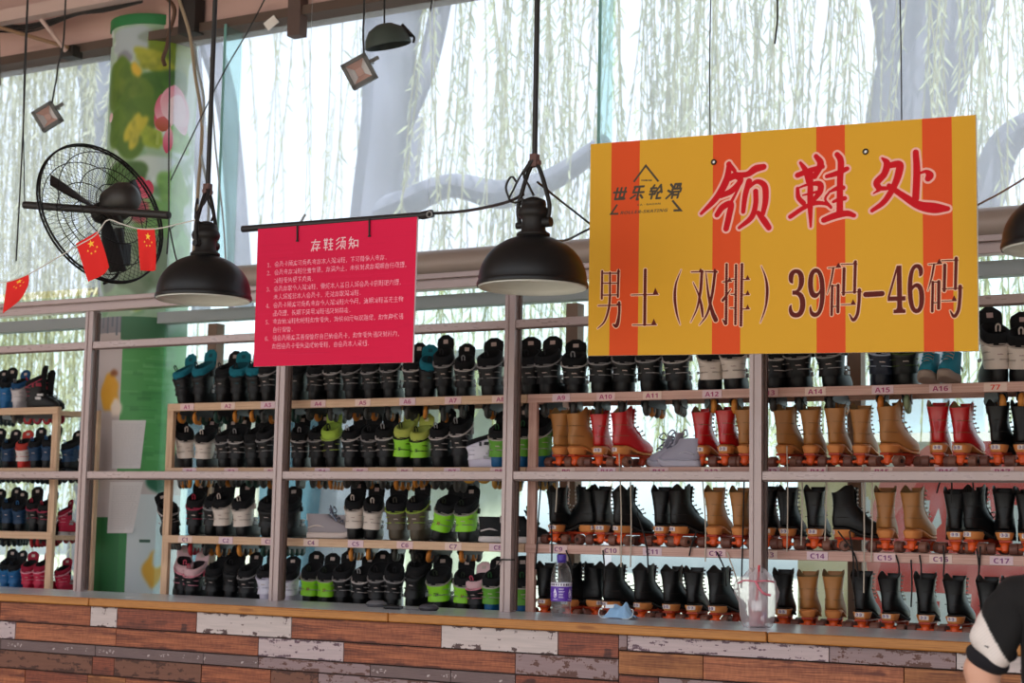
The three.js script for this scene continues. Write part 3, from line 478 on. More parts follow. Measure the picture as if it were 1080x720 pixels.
// a brush stroke: points [x, y, width] joined smoothly
function brush(g, pts, grow) {
  const n = 26, c = new THREE.CatmullRomCurve3(pts.map(([x, y, w]) => V(x, y, w)), false, 'centripetal');
  for (let i = 0; i < n * (pts.length - 1); i++) { const p = c.getPoint(i / (n * (pts.length - 1) - 1)); g.beginPath(); g.arc(p.x, p.y, Math.max(0.5, p.z / 2 + grow), 0, 7); g.fill(); }
}
// a flat hanging board given by its four photo corners (tl, tr, br, bl) on the plane z, with thickness; the front face carries map
function quadBoard(q, z, thick, map, edge, rough, extra = {}) {
  const [a, b, c, d] = q.map(([x, y]) => at(x, y, z)), N = 8, pos = [], uv = [], idx = [];
  for (const k of [0, 1]) for (let j = 0; j <= N; j++) for (let i = 0; i <= N; i++) { const p = a.clone().lerp(b, i / N).lerp(d.clone().lerp(c, i / N), j / N); pos.push(p.x, p.y, p.z - k * thick); uv.push(i / N, 1 - j / N); }
  const W = N + 1, o = W * W;
  for (let j = 0; j < N; j++) for (let i = 0; i < N; i++) { const k = j * W + i; idx.push(k, k + W, k + 1, k + 1, k + W, k + W + 1); }
  const front = new THREE.BufferGeometry(); front.setAttribute('position', new THREE.Float32BufferAttribute(pos, 3)); front.setAttribute('uv', new THREE.Float32BufferAttribute(uv, 2));
  const cut = idx.length;
  for (let j = 0; j < N; j++) for (let i = 0; i < N; i++) { const k = o + j * W + i; idx.push(k, k + 1, k + W, k + 1, k + W + 1, k + W); }
  for (let i = 0; i < N; i++) for (const [p, r] of [[i, i + 1], [(i + 1) * W + N, i * W + N].reverse(), [N * W + i + 1, N * W + i], [(i + 1) * W, i * W]]) idx.push(p, r, o + p, r, o + r, o + p);
  front.setIndex(idx); front.addGroup(0, cut, 0); front.addGroup(cut, idx.length - cut, 1);
  const flat = front.toNonIndexed(); flat.computeVertexNormals(); flat.clearGroups(); flat.addGroup(0, cut, 0); flat.addGroup(cut, idx.length - cut, 1);
  return { geo: flat, mats: [phy(0xffffff, rough, { map, specularIntensity: 0.4, ...extra }), edge], corners: [a, b, c, d] };
}

// ---------------------------------------------------------------- the yellow sign
const SQ = [[623, 152], [1029, 121], [1032, 370], [620, 375]];
{
  const W = 2048, H = 1180;
  // a photo pixel on the sign -> the sheet's own pixel
  const [A, B, C, D] = SQ;
  const dx1 = B[0] - C[0], dx2 = D[0] - C[0], sx = A[0] - B[0] + C[0] - D[0], dy1 = B[1] - C[1], dy2 = D[1] - C[1], sy = A[1] - B[1] + C[1] - D[1], den = dx1 * dy2 - dx2 * dy1;
  const hg = (sx * dy2 - dx2 * sy) / den, hh = (dx1 * sy - sx * dy1) / den, ha = B[0] - A[0] + hg * B[0], hb = D[0] - A[0] + hh * D[0], hd = B[1] - A[1] + hg * B[1], he = D[1] - A[1] + hh * D[1];
  const S = (px, py) => { // invert the projective map of the rectangle
    const m = new THREE.Matrix3().set(ha, hb, A[0], hd, he, A[1], hg, hh, 1).invert(), v = V(px, py, 1).applyMatrix3(m);
    return [v.x / v.z * W, v.y / v.z * H];
  };
  const K = W / 409;
  const map = canvas(W, H, (g) => {
    g.fillStyle = '#dca52c'; g.fillRect(0, 0, W, H);
    const band = (a, b) => { g.fillStyle = '#dd5020'; const p = S(a, 140), q = S(b, 138); g.fillRect(p[0], 0, q[0] - p[0], H); };
    band(645.5, 675.5); band(753, 782.5); band(862, 892); band(973, 1004);
    const strokes = (list, ox, oy, k, col, line, grow) => {
      for (const pass of [0, 1]) { g.fillStyle = pass ? col : line; for (const s of list) brush(g, s.map(([x, y, w]) => { const p = S(ox + x / k, oy + y / k); return [p[0], p[1], w / k * K]; }), pass ? 0 : grow); }
    };
    const red = '#c80818', pale = '#f0b3a6', q = 7.2, gr = 11;
    strokes([
      [[288, 125, 34], [272, 240, 54], [195, 380, 48], [75, 505, 24]], [[285, 130, 40], [330, 180, 30]], [[290, 240, 40], [340, 215, 56], [375, 250, 46], [310, 330, 46], [225, 370, 40]], [[340, 215, 46], [430, 205, 44], [490, 165, 56], [550, 150, 46]],
      [[195, 515, 40], [240, 455, 48], [300, 430, 46], [288, 520, 48], [265, 620, 44]], [[300, 425, 26], [350, 330, 18], [385, 260, 16]], [[440, 260, 46], [412, 360, 42], [395, 490, 34]],
      [[420, 320, 26], [500, 262, 34], [555, 290, 46], [565, 400, 46], [545, 505, 36]], [[490, 335, 40], [490, 430, 40], [460, 530, 42], [365, 612, 26]], [[510, 500, 36], [555, 560, 48], [590, 612, 42]],
    ], 730, 155, q, red, pale, gr);
    strokes([
      [[182, 155, 22], [222, 215, 42], [245, 300, 42]], [[300, 105, 34], [335, 160, 50], [290, 260, 40]], [[160, 250, 40], [250, 215, 40], [350, 185, 34]], [[260, 240, 40], [256, 450, 44], [260, 640, 18]],
      [[160, 350, 26], [168, 420, 36], [205, 462, 38]], [[170, 345, 14], [240, 320, 22], [330, 318, 44], [332, 370, 44], [285, 435, 34]], [[200, 402, 12], [310, 375, 22]], [[105, 565, 34], [210, 495, 34], [290, 462, 34], [385, 470, 24], [415, 498, 16]],
      [[460, 92, 38], [485, 130, 46], [482, 300, 46], [480, 540, 50]], [[382, 258, 30], [460, 235, 40], [535, 200, 34]], [[410, 372, 18], [460, 350, 34], [505, 345, 36]], [[405, 372, 16], [370, 430, 18], [415, 492, 18]], [[430, 452, 20], [470, 435, 30], [518, 425, 34]], [[360, 590, 42], [450, 555, 50], [540, 540, 44], [588, 555, 32]],
    ], 820, 150, q, red, pale, gr);
    strokes([
      [[188, 155, 14], [225, 195, 48], [205, 275, 48], [148, 345, 50], [165, 385, 40]], [[225, 215, 40], [318, 205, 54], [315, 265, 54], [275, 375, 46], [200, 490, 40], [112, 555, 28]], [[160, 385, 36], [220, 385, 30], [270, 375, 30]], [[122, 425, 8], [165, 398, 24]],
      [[240, 365, 34], [330, 430, 44], [470, 515, 62], [580, 535, 76], [682, 540, 36]], [[442, 112, 42], [450, 250, 50], [442, 460, 50]], [[472, 270, 18], [520, 258, 26], [548, 288, 54], [535, 312, 44]],
    ], 905, 145, q, red, pale, gr);
    const brown = '#5e1a12', thin = '#eec3a4', g2 = 4.5, tri = (x, y, w = 40, h = 46) => [[x - w / 2, y, 9], [x - 2, y - h * 0.35, 20], [x, y - h * 0.8, 5]];
    const triangles = [];
    const T3 = (ox, oy, k, pts) => triangles.push(pts.map(([x, y]) => S(ox + x / k, oy + y / k)));
    const serif = (list, ox, oy, k) => strokes(list, ox, oy, k, brown, thin, g2);
    serif([[[110, 115, 18], [107, 322, 18]], [[235, 112, 20], [230, 308, 18]], [[170, 125, 15], [169, 300, 15]], [[110, 130, 10], [235, 130, 10]], [[110, 205, 9], [235, 205, 9]], [[110, 296, 9], [235, 294, 9]], [[80, 376, 9], [245, 372, 10]], [[170, 300, 18], [160, 400, 18], [125, 500, 14], [75, 550, 6]], [[240, 352, 22], [240, 440, 21], [218, 530, 30], [195, 520, 12]],
      [[440, 106, 26], [435, 518, 26]], [[335, 295, 9], [538, 290, 9]], [[345, 523, 9], [525, 521, 9]], [[714, 104, 4], [675, 210, 15], [666, 320, 22], [682, 440, 15], [706, 520, 4]]], 620, 270, 7.2);
    T3(620, 270, 7.2, [[497, 292], [517, 238], [541, 292]]); T3(620, 270, 7.2, [[484, 523], [505, 474], [528, 523]]); T3(620, 270, 7.2, [[222, 118], [235, 92], [249, 120]]); T3(620, 270, 7.2, [[218, 368], [238, 342], [258, 374]]);
    serif([[[145, 156, 9], [235, 154, 10]], [[225, 150, 22], [214, 300, 22], [188, 430, 14], [140, 537, 5]], [[158, 235, 6], [200, 330, 14], [224, 430, 21], [231, 495, 14]], [[250, 153, 9], [340, 156, 12]], [[325, 155, 22], [302, 330, 22], [262, 480, 16], [205, 560, 5]], [[256, 165, 8], [275, 330, 19], [305, 460, 30], [330, 520, 36]],
      [[413, 100, 22], [409, 545, 24]], [[385, 520, 10], [405, 550, 22]], [[384, 232, 9], [450, 226, 9]], [[384, 372, 22], [445, 288, 6]], [[485, 106, 22], [480, 550, 22]], [[530, 100, 24], [522, 560, 24]], [[452, 212, 8], [485, 212, 8]], [[446, 326, 8], [482, 326, 8]], [[440, 430, 8], [480, 430, 8]], [[530, 214, 8], [586, 212, 8]], [[528, 330, 8], [586, 328, 8]], [[526, 438, 8], [586, 436, 8]], [[677, 110, 4], [710, 200, 14], [722, 290, 22], [710, 420, 15], [670, 542, 4]]], 710, 265, 7.2);
    for (const y of [214, 330, 438]) T3(710, 265, 7.2, [[556, y], [573, y - 36], [590, y]]);
    T3(710, 265, 7.2, [[415, 232], [436, 194], [454, 230]]); T3(710, 265, 7.2, [[198, 158], [213, 126], [242, 160]]); T3(710, 265, 7.2, [[306, 158], [322, 128], [348, 160]]);
    for (let [ox, oy, k, f] of [[825, 260, 8, 0], [920.6, 253.4, 8, 1]]) {
      const dxx = f ? -2 : 0, dyy = f ? 2 : 0;
      const off = (l) => l.map((s) => s.map(([x, y, w]) => [x + dxx, y + dyy, w]));
      if (f) { ox = 977 - 395 / 8 + 3.2; oy = 255 + 170 / 7.58 - 172 / 8; }
      serif(off([[[395, 180, 8], [502, 173, 8]], [[440, 180, 16], [420, 290, 14], [388, 402, 5]], [[430, 330, 22], [425, 575, 22]], [[480, 325, 26], [478, 550, 26]], [[430, 330, 9], [480, 328, 9]], [[430, 505, 8], [480, 503, 8]], [[505, 149, 9], [630, 145, 9]], [[625, 128, 26], [618, 385, 24]], [[530, 185, 26], [525, 402, 24]], [[510, 388, 9], [665, 381, 9]], [[658, 365, 28], [655, 470, 26], [638, 580, 26], [608, 618, 26], [575, 572, 8]], [[505, 490, 8], [626, 486, 8]]]), ox, oy, k);
      T3(ox, oy, k, [[460, 175], [482, 133], [506, 175]]); T3(ox, oy, k, [[585, 488], [605, 443], [630, 488]]); T3(ox, oy, k, [[600, 150], [620, 116], [645, 150]]); T3(ox, oy, k, [[640, 386], [655, 354], [685, 386]]);
    }
    g.fillStyle = brown; for (const t of triangles) { g.beginPath(); t.forEach(([x, y]) => g.lineTo(x, y)); g.fill(); }
    serif([[[914, 310.5, 5.4], [931, 309.5, 5.4]]].map((s) => s), 0, 0, 1);
    const digits = (txt, x0, y0, x1, y1) => { // condensed serif numerals
      const a = S(x0, y0), b = S(x1, y1), w = b[0] - a[0], h = b[1] - a[1], fs = h / 0.72;
      g.save(); g.translate(a[0], b[1]); g.rotate(-0.012); g.font = 'bold ' + fs + 'px serif'; g.textBaseline = 'alphabetic'; const m = g.measureText(txt).width; g.scale(w / m, 1);
      g.lineJoin = 'round'; g.strokeStyle = thin; g.lineWidth = 14; g.strokeText(txt, 0, 0); g.fillStyle = brown; g.fillText(txt, 0, 0); g.restore();
    };
    digits('39', 832, 284.5, 873, 333.5); digits('46', 936.5, 280, 977, 329.5);
    // club emblem: open triangle, four slanted characters, two lines of small capitals
    const ink = '#4d4438'; g.strokeStyle = ink; g.lineCap = 'butt'; g.lineJoin = 'miter';
    const L = (w, ...p) => { g.lineWidth = w * K; g.beginPath(); p.forEach(([x, y]) => g.lineTo(...S(635 + x / 10.28, 165 + y / 10.28))); g.stroke(); };
    L(2.2, [348, 275], [480, 98], [618, 270]); L(2.2, [168, 520], [100, 622], [180, 620]); L(2.4, [770, 475], [860, 582], [782, 584]);
    const glyph = (ch, x, y, w, h, lw) => { const a = S(635 + x / 10.28, 165 + y / 10.28), b = S(635 + (x + w) / 10.28, 165 + (y + h) / 10.28); g.save(); g.transform(1, 0, -0.25, 1, 0.25 * b[1], 0); drawGlyph(g, ch, a[0], a[1], b[0] - a[0], b[1] - a[1], lw); g.restore(); };
    g.strokeStyle = ink; glyph('世', 112, 348, 130, 125, 12); glyph('乐', 312, 332, 125, 130, 12); glyph('轮', 512, 315, 125, 135, 12); glyph('滑', 705, 305, 135, 140, 12);
    g.fillStyle = ink; const small = (t, x, y, size, w, style) => { const a = S(635 + x / 10.28, 165 + y / 10.28); g.save(); g.translate(a[0], a[1]); g.rotate(-0.005); g.font = style + ' ' + size * K + 'px sans-serif'; const m = g.measureText(t).width; g.scale(w / 10.28 * K / m, 1); g.fillText(t, 0, 0); g.restore(); };
    small('ROLLER-SKATING', 195, 628, 4.6, 565, 'italic bold'); g.globalAlpha = 0.8; small('CA · BAOAN', 385, 535, 2.8, 280, 'bold'); for (let i = 0; i < 6; i++) { const p = S(635 + (432 + i * 19) / 10.28, 165 + 250 / 10.28); g.fillRect(p[0], p[1], 6 + (i % 3) * 2, 9); } g.globalAlpha = 1;
  });
  const t = thing('hanging_sign', 'big yellow hanging sign with orange stripes, red brush characters and brown sizes', 'sign', [0, 0, 0]);
  const b = quadBoard(SQ, 1.5, 0.016, map, std(0xe8e2d4, 0.7), 0.6);
  part('sign_board', b.geo, b.mats, t);
  for (const [x, y] of [[753, 171], [913, 160]]) { const p = at(x, y, 1.5); part('eyelet', new THREE.TorusGeometry(0.009, 0.0035, 8, 16).translate(p.x, p.y, p.z + 0.003), std(0x3b332c, 0.4, 0.6), t); part('hole_plug', new THREE.CircleGeometry(0.008, 12).translate(p.x, p.y, p.z + 0.002), std(0xf2efe8, 0.6), t); }
  for (const [x, y, x2] of [[749, 143, 750], [951, 127, 949]]) part('hanging_wire', wire([at(x, y, 1.49), at(x - 0.5, 60, 1.49), at(x2, -20, 1.49), V(at(x2, -20, 1.49).x, 5.64, 1.49)], 0.0028, 16, 5), blackWire, t);
}
// ---------------------------------------------------------------- the pink notice on its rod
{
  const W = 1024, H = 760;
  const text = ['1.会员卡顾客可免费寄存本人溜冰鞋,不可帮他人寄存.', '2.会员寄存冰鞋位置有限,存满为止,未按时续存超期自行处理,', '冰鞋丢失概不负责.', '3.会员存取个人溜冰鞋,需凭本人当日入场会员卡到鞋吧办理,', '未入场或非本人会员卡,无法存取溜冰鞋.', '4.会员卡顾客可免费寄存个人溜冰鞋六个月,逾期冰鞋当无主物', '品处理,长期不使用冰鞋请及时带走.', '5.寄存的冰鞋和轮鞋如有丢失,均按60元每双赔偿,如有异议请', '自行保管.', '6.请会员顾客妥善保管好自己的会员卡,如有丢失请及时补办,', '如因会员卡丢失造成的丢鞋,由会员本人承担.'];
  const map = canvas(W, H, (g) => {
    g.fillStyle = '#e4154a'; g.fillRect(0, 0, W, H);
    for (let i = 0; i < 120; i++) { g.globalAlpha = 0.05; g.fillStyle = i % 2 ? '#ff5a86' : '#b30a34'; g.fillRect(rnd() * W, rnd() * H, rr(40, 300), rr(2, 9)); } g.globalAlpha = 1;
    g.strokeStyle = '#f6cdd2'; [...'存鞋须知'].forEach((c, i) => drawGlyph(g, c, 362 + i * 81, 82, 56, 60, 6.5));
    g.strokeStyle = g.fillStyle = '#f3aebd';
    text.forEach((line, r) => {
      const y = 186 + r * 45; let x = 70, i = 0;
      if (/^\d\./.test(line)) { g.font = '32px serif'; g.fillText(line[0] + '.', x, y + 30); i = 2; }
      x = 122;
      for (; i < line.length; i++) {
        const c = line[i];
        if (c === ',' || c === '.') { g.font = '30px serif'; g.fillText(c, x + 2, y + 28); x += 30.5; } else if (/\d/.test(c)) { g.font = '32px serif'; g.fillText(c, x, y + 29); x += 17; } else { drawGlyph(g, c, x, y + 2, 26, 28, 2.6); x += 31; }
      }
    });
  });
  const z = 1.2, q = [[272, 241.5], [440, 228.5], [435, 382], [267.5, 386.5]];
  const t = thing('notice_board', 'bright pink notice board of small white print tied to a black rod', 'notice', [0, 0, 0]);
  const b = quadBoard(q, z, 0.012, map, std(0xf0dfe2, 0.6), 0.55); part('notice_panel', b.geo, b.mats, t);
  for (const [x, y0, y1] of [[313.5, 238, 254], [389.5, 230, 249]]) { const p = at(x, y0, z + 0.006), r = at(x, y1, z + 0.006); part('tie', [span(p, r, 0.0045, 6), box(0.014, 0.006, 0.006, r.x, r.y, r.z)], blackWire, t); }
  const rod = single('black_rod', [span(at(256, 241.5, z - 0.03), at(447, 227, z - 0.03), 0.017, 12), span(at(445, 227.3, z - 0.03), at(456, 225, z - 0.03), 0.02, 12)], std(0x242122, 0.45), 'black rod above the pink notice with a steel clip at its right end', 'rod');
  part('clip', new THREE.TorusGeometry(0.014, 0.005, 6, 14).translate(...at(453, 226, z).toArray()), std(0x8a8a88, 0.35, 0.8), rod);
  part('hanger', [span(at(316, 236, z - 0.03), at(322, 226, z - 0.03), 0.006, 6), span(at(322, 226, z - 0.03), V(at(322, 226, z - 0.03).x, 5.64, z - 0.03), 0.0009, 4), span(at(452, 226, z - 0.03), V(at(452, 226, z - 0.03).x, 5.64, z - 0.03), 0.0009, 4)], slate, rod);
  single('power_cable', wire([at(456, 225, z - 0.03), at(480, 223.5, 1.3), at(510, 219, 1.6), at(540, 211, 1.9), at(552, 205, 1.95)], 0.007, 30, 6), blackWire, 'black cable running from the rod of the pink notice to the middle lamp', 'cable');
}
// ---------------------------------------------------------------- dome lamps on black cords
const enamel = phy(0x0b0c0e, 0.42, { specularIntensity: 0.8 }), enamelIn = std(0xd6d8d2, 0.5), iron = std(0x1d1a19, 0.55, 0.3);
function domeLamp(label, px, py, z, r, turn) { // px, py: centre of the rim
  const c = at(px, py, z), t = thing('dome_lamp', label, 'lamp', c, turn, 'black dome lamps over the counter');
  const H = r * 0.86, prof = [];
  for (let i = 0; i <= 18; i++) { const a = i / 18 * PI / 2; prof.push([r * Math.cos(a) * 0.985, 0.02 + H * Math.sin(a) ** 0.95]); }
  const outer = [[r * 1.0, 0], [r * 1.015, 0.008], [r * 1.0, 0.02], ...prof.filter(([x]) => x > 0.045)];
  part('shade', lathe(outer, 56), enamel, t);
  part('shade_lining', lathe(outer.map(([x, y]) => [Math.max(0.03, x - 0.006), y - 0.004]).reverse(), 56), enamelIn, t);
  const y0 = 0.02 + H - 0.012;
  part('socket', lathe([[0.0001, y0 - 0.08], [0.05, y0 - 0.08], [0.05, y0], [0.066, y0 + 0.008], [0.066, y0 + 0.018], [0.048, y0 + 0.03], [0.046, y0 + 0.075], [0.06, y0 + 0.085], [0.064, y0 + 0.1], [0.06, y0 + 0.115], [0.048, y0 + 0.125], [0.05, y0 + 0.135], [0.046, y0 + 0.15], [0.02, y0 + 0.162], [0.0001, y0 + 0.164]], 28), iron, t);
  part('thumb_screw', [span(V(-0.045, y0 + 0.055, 0), V(-0.075, y0 + 0.055, 0), 0.014, 10), span(V(0.045, y0 + 0.06, 0), V(0.078, y0 + 0.06, 0), 0.02, 10)], iron, t);
  part('bulb', new THREE.SphereGeometry(0.04, 20, 14).translate(0, y0 - 0.13, 0), phy(0xf3f0e8, 0.25, {}), t);
  const top = y0 + 0.31;
  part('yoke', [-1, 1].map((s) => wire([V(s * 0.062, y0 + 0.06, 0), V(s * 0.07, y0 + 0.12, 0), V(s * 0.05, y0 + 0.2, 0), V(s * 0.02, y0 + 0.28, 0), V(0, top, 0)], 0.009, 20, 7)), iron, t);
  part('clamp', [span(V(-0.025, top - 0.01, 0), V(0.025, top - 0.01, 0), 0.012, 10), box(0.03, 0.05, 0.03, 0, top, 0)], std(0x5a3b35, 0.6), t);
  const up = 5.64 - c.y;
  part('cord', span(V(0, top, 0), V(0, up, 0), 0.011, 10), blackWire, t);
  part('ceiling_rose', lathe([[0.0001, up - 0.03], [0.05, up - 0.02], [0.06, up], [0.0001, up]], 20), iron, t);
  part('twisted_wire', [wire([V(-0.01, top, 0.012), V(-0.05, y0 + 0.24, 0.03), V(-0.08, y0 + 0.2, 0.02), V(-0.1, y0 + 0.16, 0.02), V(-0.06, y0 + 0.14, 0.04), V(-0.02, y0 + 0.15, 0.05)], 0.0045, 30, 5), wire([V(0, top, 0.012), V(-0.03, y0 + 0.25, 0.03), V(0.0, y0 + 0.2, 0.04), V(0.01, y0 + 0.165, 0.02)], 0.005, 20, 5), wire([V(-0.1, y0 + 0.16, 0.02), V(-0.11, y0 + 0.21, 0.03), V(-0.09, y0 + 0.25, 0.02), V(-0.075, y0 + 0.23, 0.01)], 0.005, 16, 5)], blackWire, t);
  return t;
}
const lampB = domeLamp('black dome lamp hanging between the pink notice and the yellow sign', 561.5, 303, 2.0, 0.216, 0);
domeLamp('black dome lamp hanging in front of the lotus column beside the pink notice', 214.5, 316, 1.9, 0.213, PI / 2);
domeLamp('black dome lamp cut off by the right edge of the photo beside the yellow sign', 1122, 262, 2.0, 0.2, 0.4);
single('lamp_wire', [wire([at(567, 192, 2.0), at(588, 209, 1.75), at(606, 223, 1.46), at(640, 250, 1.44)], 0.005, 20, 5), wire([at(581, 252, 2.0), at(590, 254, 1.85), at(600, 252, 1.65), at(614, 245, 1.46), at(640, 232, 1.44)], 0.005, 24, 5)], blackWire, 'two thin wires running from the middle lamp behind the yellow sign', 'wire');
single('lamp_wire', wire([at(1000, 236, 1.45), at(1030, 217, 1.47), at(1056, 203, 1.6), at(1100, 176, 1.7)], 0.004, 20, 5), std(0x6a4a3c, 0.6), 'thin brown wire rising from behind the right edge of the yellow sign', 'wire');
for (const [x, y0, y1, z, lab] of [[30, -14, 275, 1.3, 'long thin black cord hanging at the far left beside the wall fan'], [820, -14, 46, 1.0, 'short thin wire ending above the yellow sign'], [455, -14, 12, 0.1, 'thin wire hanging from the header above the middle of the window']]) {
  const a = at(x, y0, z), b = at(x - (y1 - y0) * 0.045, y1, z); single('loose_wire', wire([V(a.x, 5.64, z), a, a.clone().lerp(b, 0.5).add(V(0.008, 0, 0)), b], 0.0045, 20, 5), blackWire, lab, 'wire');
}
// ---------------------------------------------------------------- flood lamps and a tilted dome
const floodGrey = std(0x5c5a58, 0.5, 0.4), reflector = std(0xd8d5d2, 0.3, 0.6), warmChip = std(0xb98a76, 0.5);
function flood(label, px, py, z, size, roll, yaw, pitch, wirePts) {
  const c = at(px, py, z), t = thing('flood_lamp', label, 'lamp', c, 0, 'small square flood lamps hanging by wires');
  t.rotation.set(pitch, yaw, roll, 'YXZ');
  const s = size / 2, b = size * 0.14, d = size * 0.3;
  part('housing', [box(size, b, d, 0, s - b / 2, 0), box(size, b, d, 0, -s + b / 2, 0), box(b, size, d, s - b / 2, 0, 0), box(b, size, d, -s + b / 2, 0, 0), box(size, size, 0.01, 0, 0, -d / 2)], floodGrey, t);
  const i = s - b, k = i * 0.38, zf = d * 0.3, zb = -d * 0.4, P = [V(-i, -i, zf), V(i, -i, zf), V(i, i, zf), V(-i, i, zf)], Q = [V(-k, -k, zb), V(k, -k, zb), V(k, k, zb), V(-k, k, zb)];
  const wall = (a, b2, c2, d2) => { const g = new THREE.BufferGeometry(); g.setAttribute('position', new THREE.Float32BufferAttribute([a, b2, c2, a, c2, d2].flatMap((v) => v.toArray()), 3)); g.computeVertexNormals(); return g; };
  [0, 1, 2, 3].forEach((n) => part('reflector_side', wall(P[n], P[(n + 1) % 4], Q[(n + 1) % 4], Q[n]), n % 2 ? reflector : warmChip, t));
  part('led_chip', box(k * 2, k * 2, 0.006, 0, 0, zb + 0.002), warmChip, t);
  part('glass_cover', box(i * 2, i * 2, 0.003, 0, 0, zf + 0.004), phy(0xffffff, 0.05, { transmission: 1, thickness: 0 }), t);
  part('bracket', [box(0.012, 0.02, d * 1.6, s + 0.008, 0.02, -d * 0.5), box(0.05, 0.02, 0.014, s + 0.03, 0.02, -d * 0.2)], floodGrey, t);
  single('suspension_wire', wire(wirePts.map(([x, y, zz]) => typeof y === 'string' ? V(at(x, 0, z).x, 5.0, z) : at(x, y, zz ?? z)), 0.006, 24, 5), blackWire, label.replace(/^.*flood lamp/, 'thin knotted cord holding the flood lamp'), 'cord');
  return t;
}
flood('small square grey flood lamp hanging tilted above the wall fan', 50, 123, 0.3, 0.142, 0.56, 0.5, 0.15, [[55, 108], [57, 96], [60, 80], [61, 70], [66, 50], [70, -20]]);
flood('small square grey flood lamp hanging tilted in front of the forked willow', 379, 75.5, 0.3, 0.152, 0.5, 0.45, 0.15, [[384, 58], [383, 34], [384, 12], [384, -20]]);
{
  const c = at(408, 40, -0.3), t = thing('tilted_shade', 'small dark green lamp shade hanging crooked under the header near the top', 'lamp', c); t.rotation.set(0.15, 0.5, 0.2, 'YXZ');
  part('shade', lathe([[0.135, -0.05], [0.14, -0.045], [0.13, 0], [0.1, 0.05], [0.05, 0.08], [0.0001, 0.085]], 32), std(0x3f4a44, 0.6), t);
  part('lining', lathe([[0.0001, 0.075], [0.05, 0.07], [0.095, 0.04], [0.125, -0.005], [0.134, -0.048]], 32), std(0x2c3431, 0.7), t);
  part('bracket', [span(V(0.1, 0.06, 0), V(0.15, -0.02, 0), 0.012, 8), wire([V(0.12, 0.02, 0.02), V(0.16, -0.03, 0.02), V(0.15, -0.06, 0.02)], 0.008, 10, 6)], iron, t);
  part('stem', span(V(0, 0.08, 0), V(0.09, 0.55, 0), 0.006, 6), iron, t);
}
// ---------------------------------------------------------------- wall fan on a hung bar
{
  const z = 1.3, c = at(108.5, 224, z), t = thing('cage_fan', 'large black cage fan seen from behind on a horizontal bar before the lotus column', 'fan', c);
  const R = 0.385, gear = std(0x3a3734, 0.45, 0.4), dark = std(0x141312, 0.5), cageM = std(0x1d1b1a, 0.45, 0.5);
  const head = new THREE.Group(); head.name = 'fan_head'; t.add(head);
  head.rotation.set(0.3, -PI / 2 - 0.16, 0, 'YXZ'); // blows to the left, a little down; the motor points at us
  const cage = [], dep = 0.1;
  for (const [r, zz] of [[R, 0.0], [R, 0.02], [R * 0.82, dep * 0.75], [R * 0.55, dep], [R * 0.3, dep * 1.1], [R * 0.82, -dep * 0.6], [R * 0.55, -dep * 0.9], [R * 0.3, -dep]]) cage.push(new THREE.TorusGeometry(r, r === R ? 0.006 : 0.0028, 5, 56).translate(0, 0, zz));
  for (let i = 0; i < 72; i++) { const a = i / 72 * 2 * PI, p = (r, zz) => V(Math.cos(a) * r, Math.sin(a) * r, zz); cage.push(wire([p(R, 0.01), p(R * 0.82, dep * 0.75), p(R * 0.55, dep), p(R * 0.3, dep * 1.1), p(0.07, dep * 1.12)], 0.0014, 8, 3), wire([p(R, 0.01), p(R * 0.82, -dep * 0.6), p(R * 0.55, -dep * 0.9), p(R * 0.3, -dep), p(0.07, -dep)], 0.0014, 8, 3)); }
  part('cage', cage, cageM, head);
  for (let k = 0; k < 3; k++) { // blades, at rest
    const a = 2.5 + k * 2 * PI / 3, rings = [];
    for (let i = 0; i <= 8; i++) { const f = i / 8, r = 0.05 + f * 0.28, w = 0.022 + 0.03 * Math.sin(f * 2.2), tw = 0.6 - 0.3 * f, ring = []; for (let j = 0; j < 8; j++) { const q = j / 8 * 2 * PI, u = Math.cos(q) * w, v = Math.sin(q) * 0.004; ring.push(V(r, u * Math.cos(tw) - v * Math.sin(tw), u * Math.sin(tw) + v * Math.cos(tw))); } rings.push(ring); }
    part('blade', loft(rings).rotateZ(a), dark, head);
  }
  part('hub', lathe([[0.0001, -0.03], [0.055, -0.03], [0.06, 0.02], [0.04, 0.05], [0.0001, 0.055]], 24).rotateX(PI / 2), dark, head);
  part('motor', lathe([[0.0001, 0], [0.07, 0.005], [0.09, 0.03], [0.092, 0.12], [0.07, 0.17], [0.03, 0.19], [0.0001, 0.19]], 28).rotateX(-PI / 2).translate(0, 0, -0.06), gear, head);
  part('switch_box', [rbox(0.1, 0.12, 0.07, 0.012, 0, -0.2, -0.14), span(V(0, -0.06, -0.12), V(0, -0.15, -0.14), 0.025, 10), wire([V(0, -0.26, -0.14), V(0.02, -0.32, -0.1), V(0.01, -0.37, -0.02)], 0.008, 14, 6)], dark, t);
  const a = at(26, 216, z + 0.12), b = at(178, 227, z + 0.12);
  const bar = single('fan_bar', [span(a, b, 0.02, 12), span(at(120, 223, z + 0.12), at(126, 232, z), 0.022, 10)], std(0x1f1c1b, 0.5), 'straight black bar hung by two wires that carries the cage fan', 'bar');
  part('hanging_wire', wire([V(at(180, -20, z).x, 5.64, z + 0.12), at(179, 60, z + 0.12), at(178, 150, z + 0.12), b], 0.004, 20, 5), blackWire, bar);
  part('hanging_wire', wire([V(at(24, -20, z).x + 0.05, 5.64, z), at(25, 90, z + 0.1), a], 0.003, 20, 5), blackWire, bar);
  part('dangling_wire', [wire([b, at(178, 240, z + 0.12), at(176, 268, z + 0.12)], 0.004, 12, 5), wire([at(178, 236, z + 0.12), at(184, 265, z + 0.12), at(188, 280, z + 0.12)], 0.004, 12, 5), wire([at(178, 243, z + 0.12), at(186, 236, z + 0.12)], 0.003, 6, 4)], blackWire, bar);
}
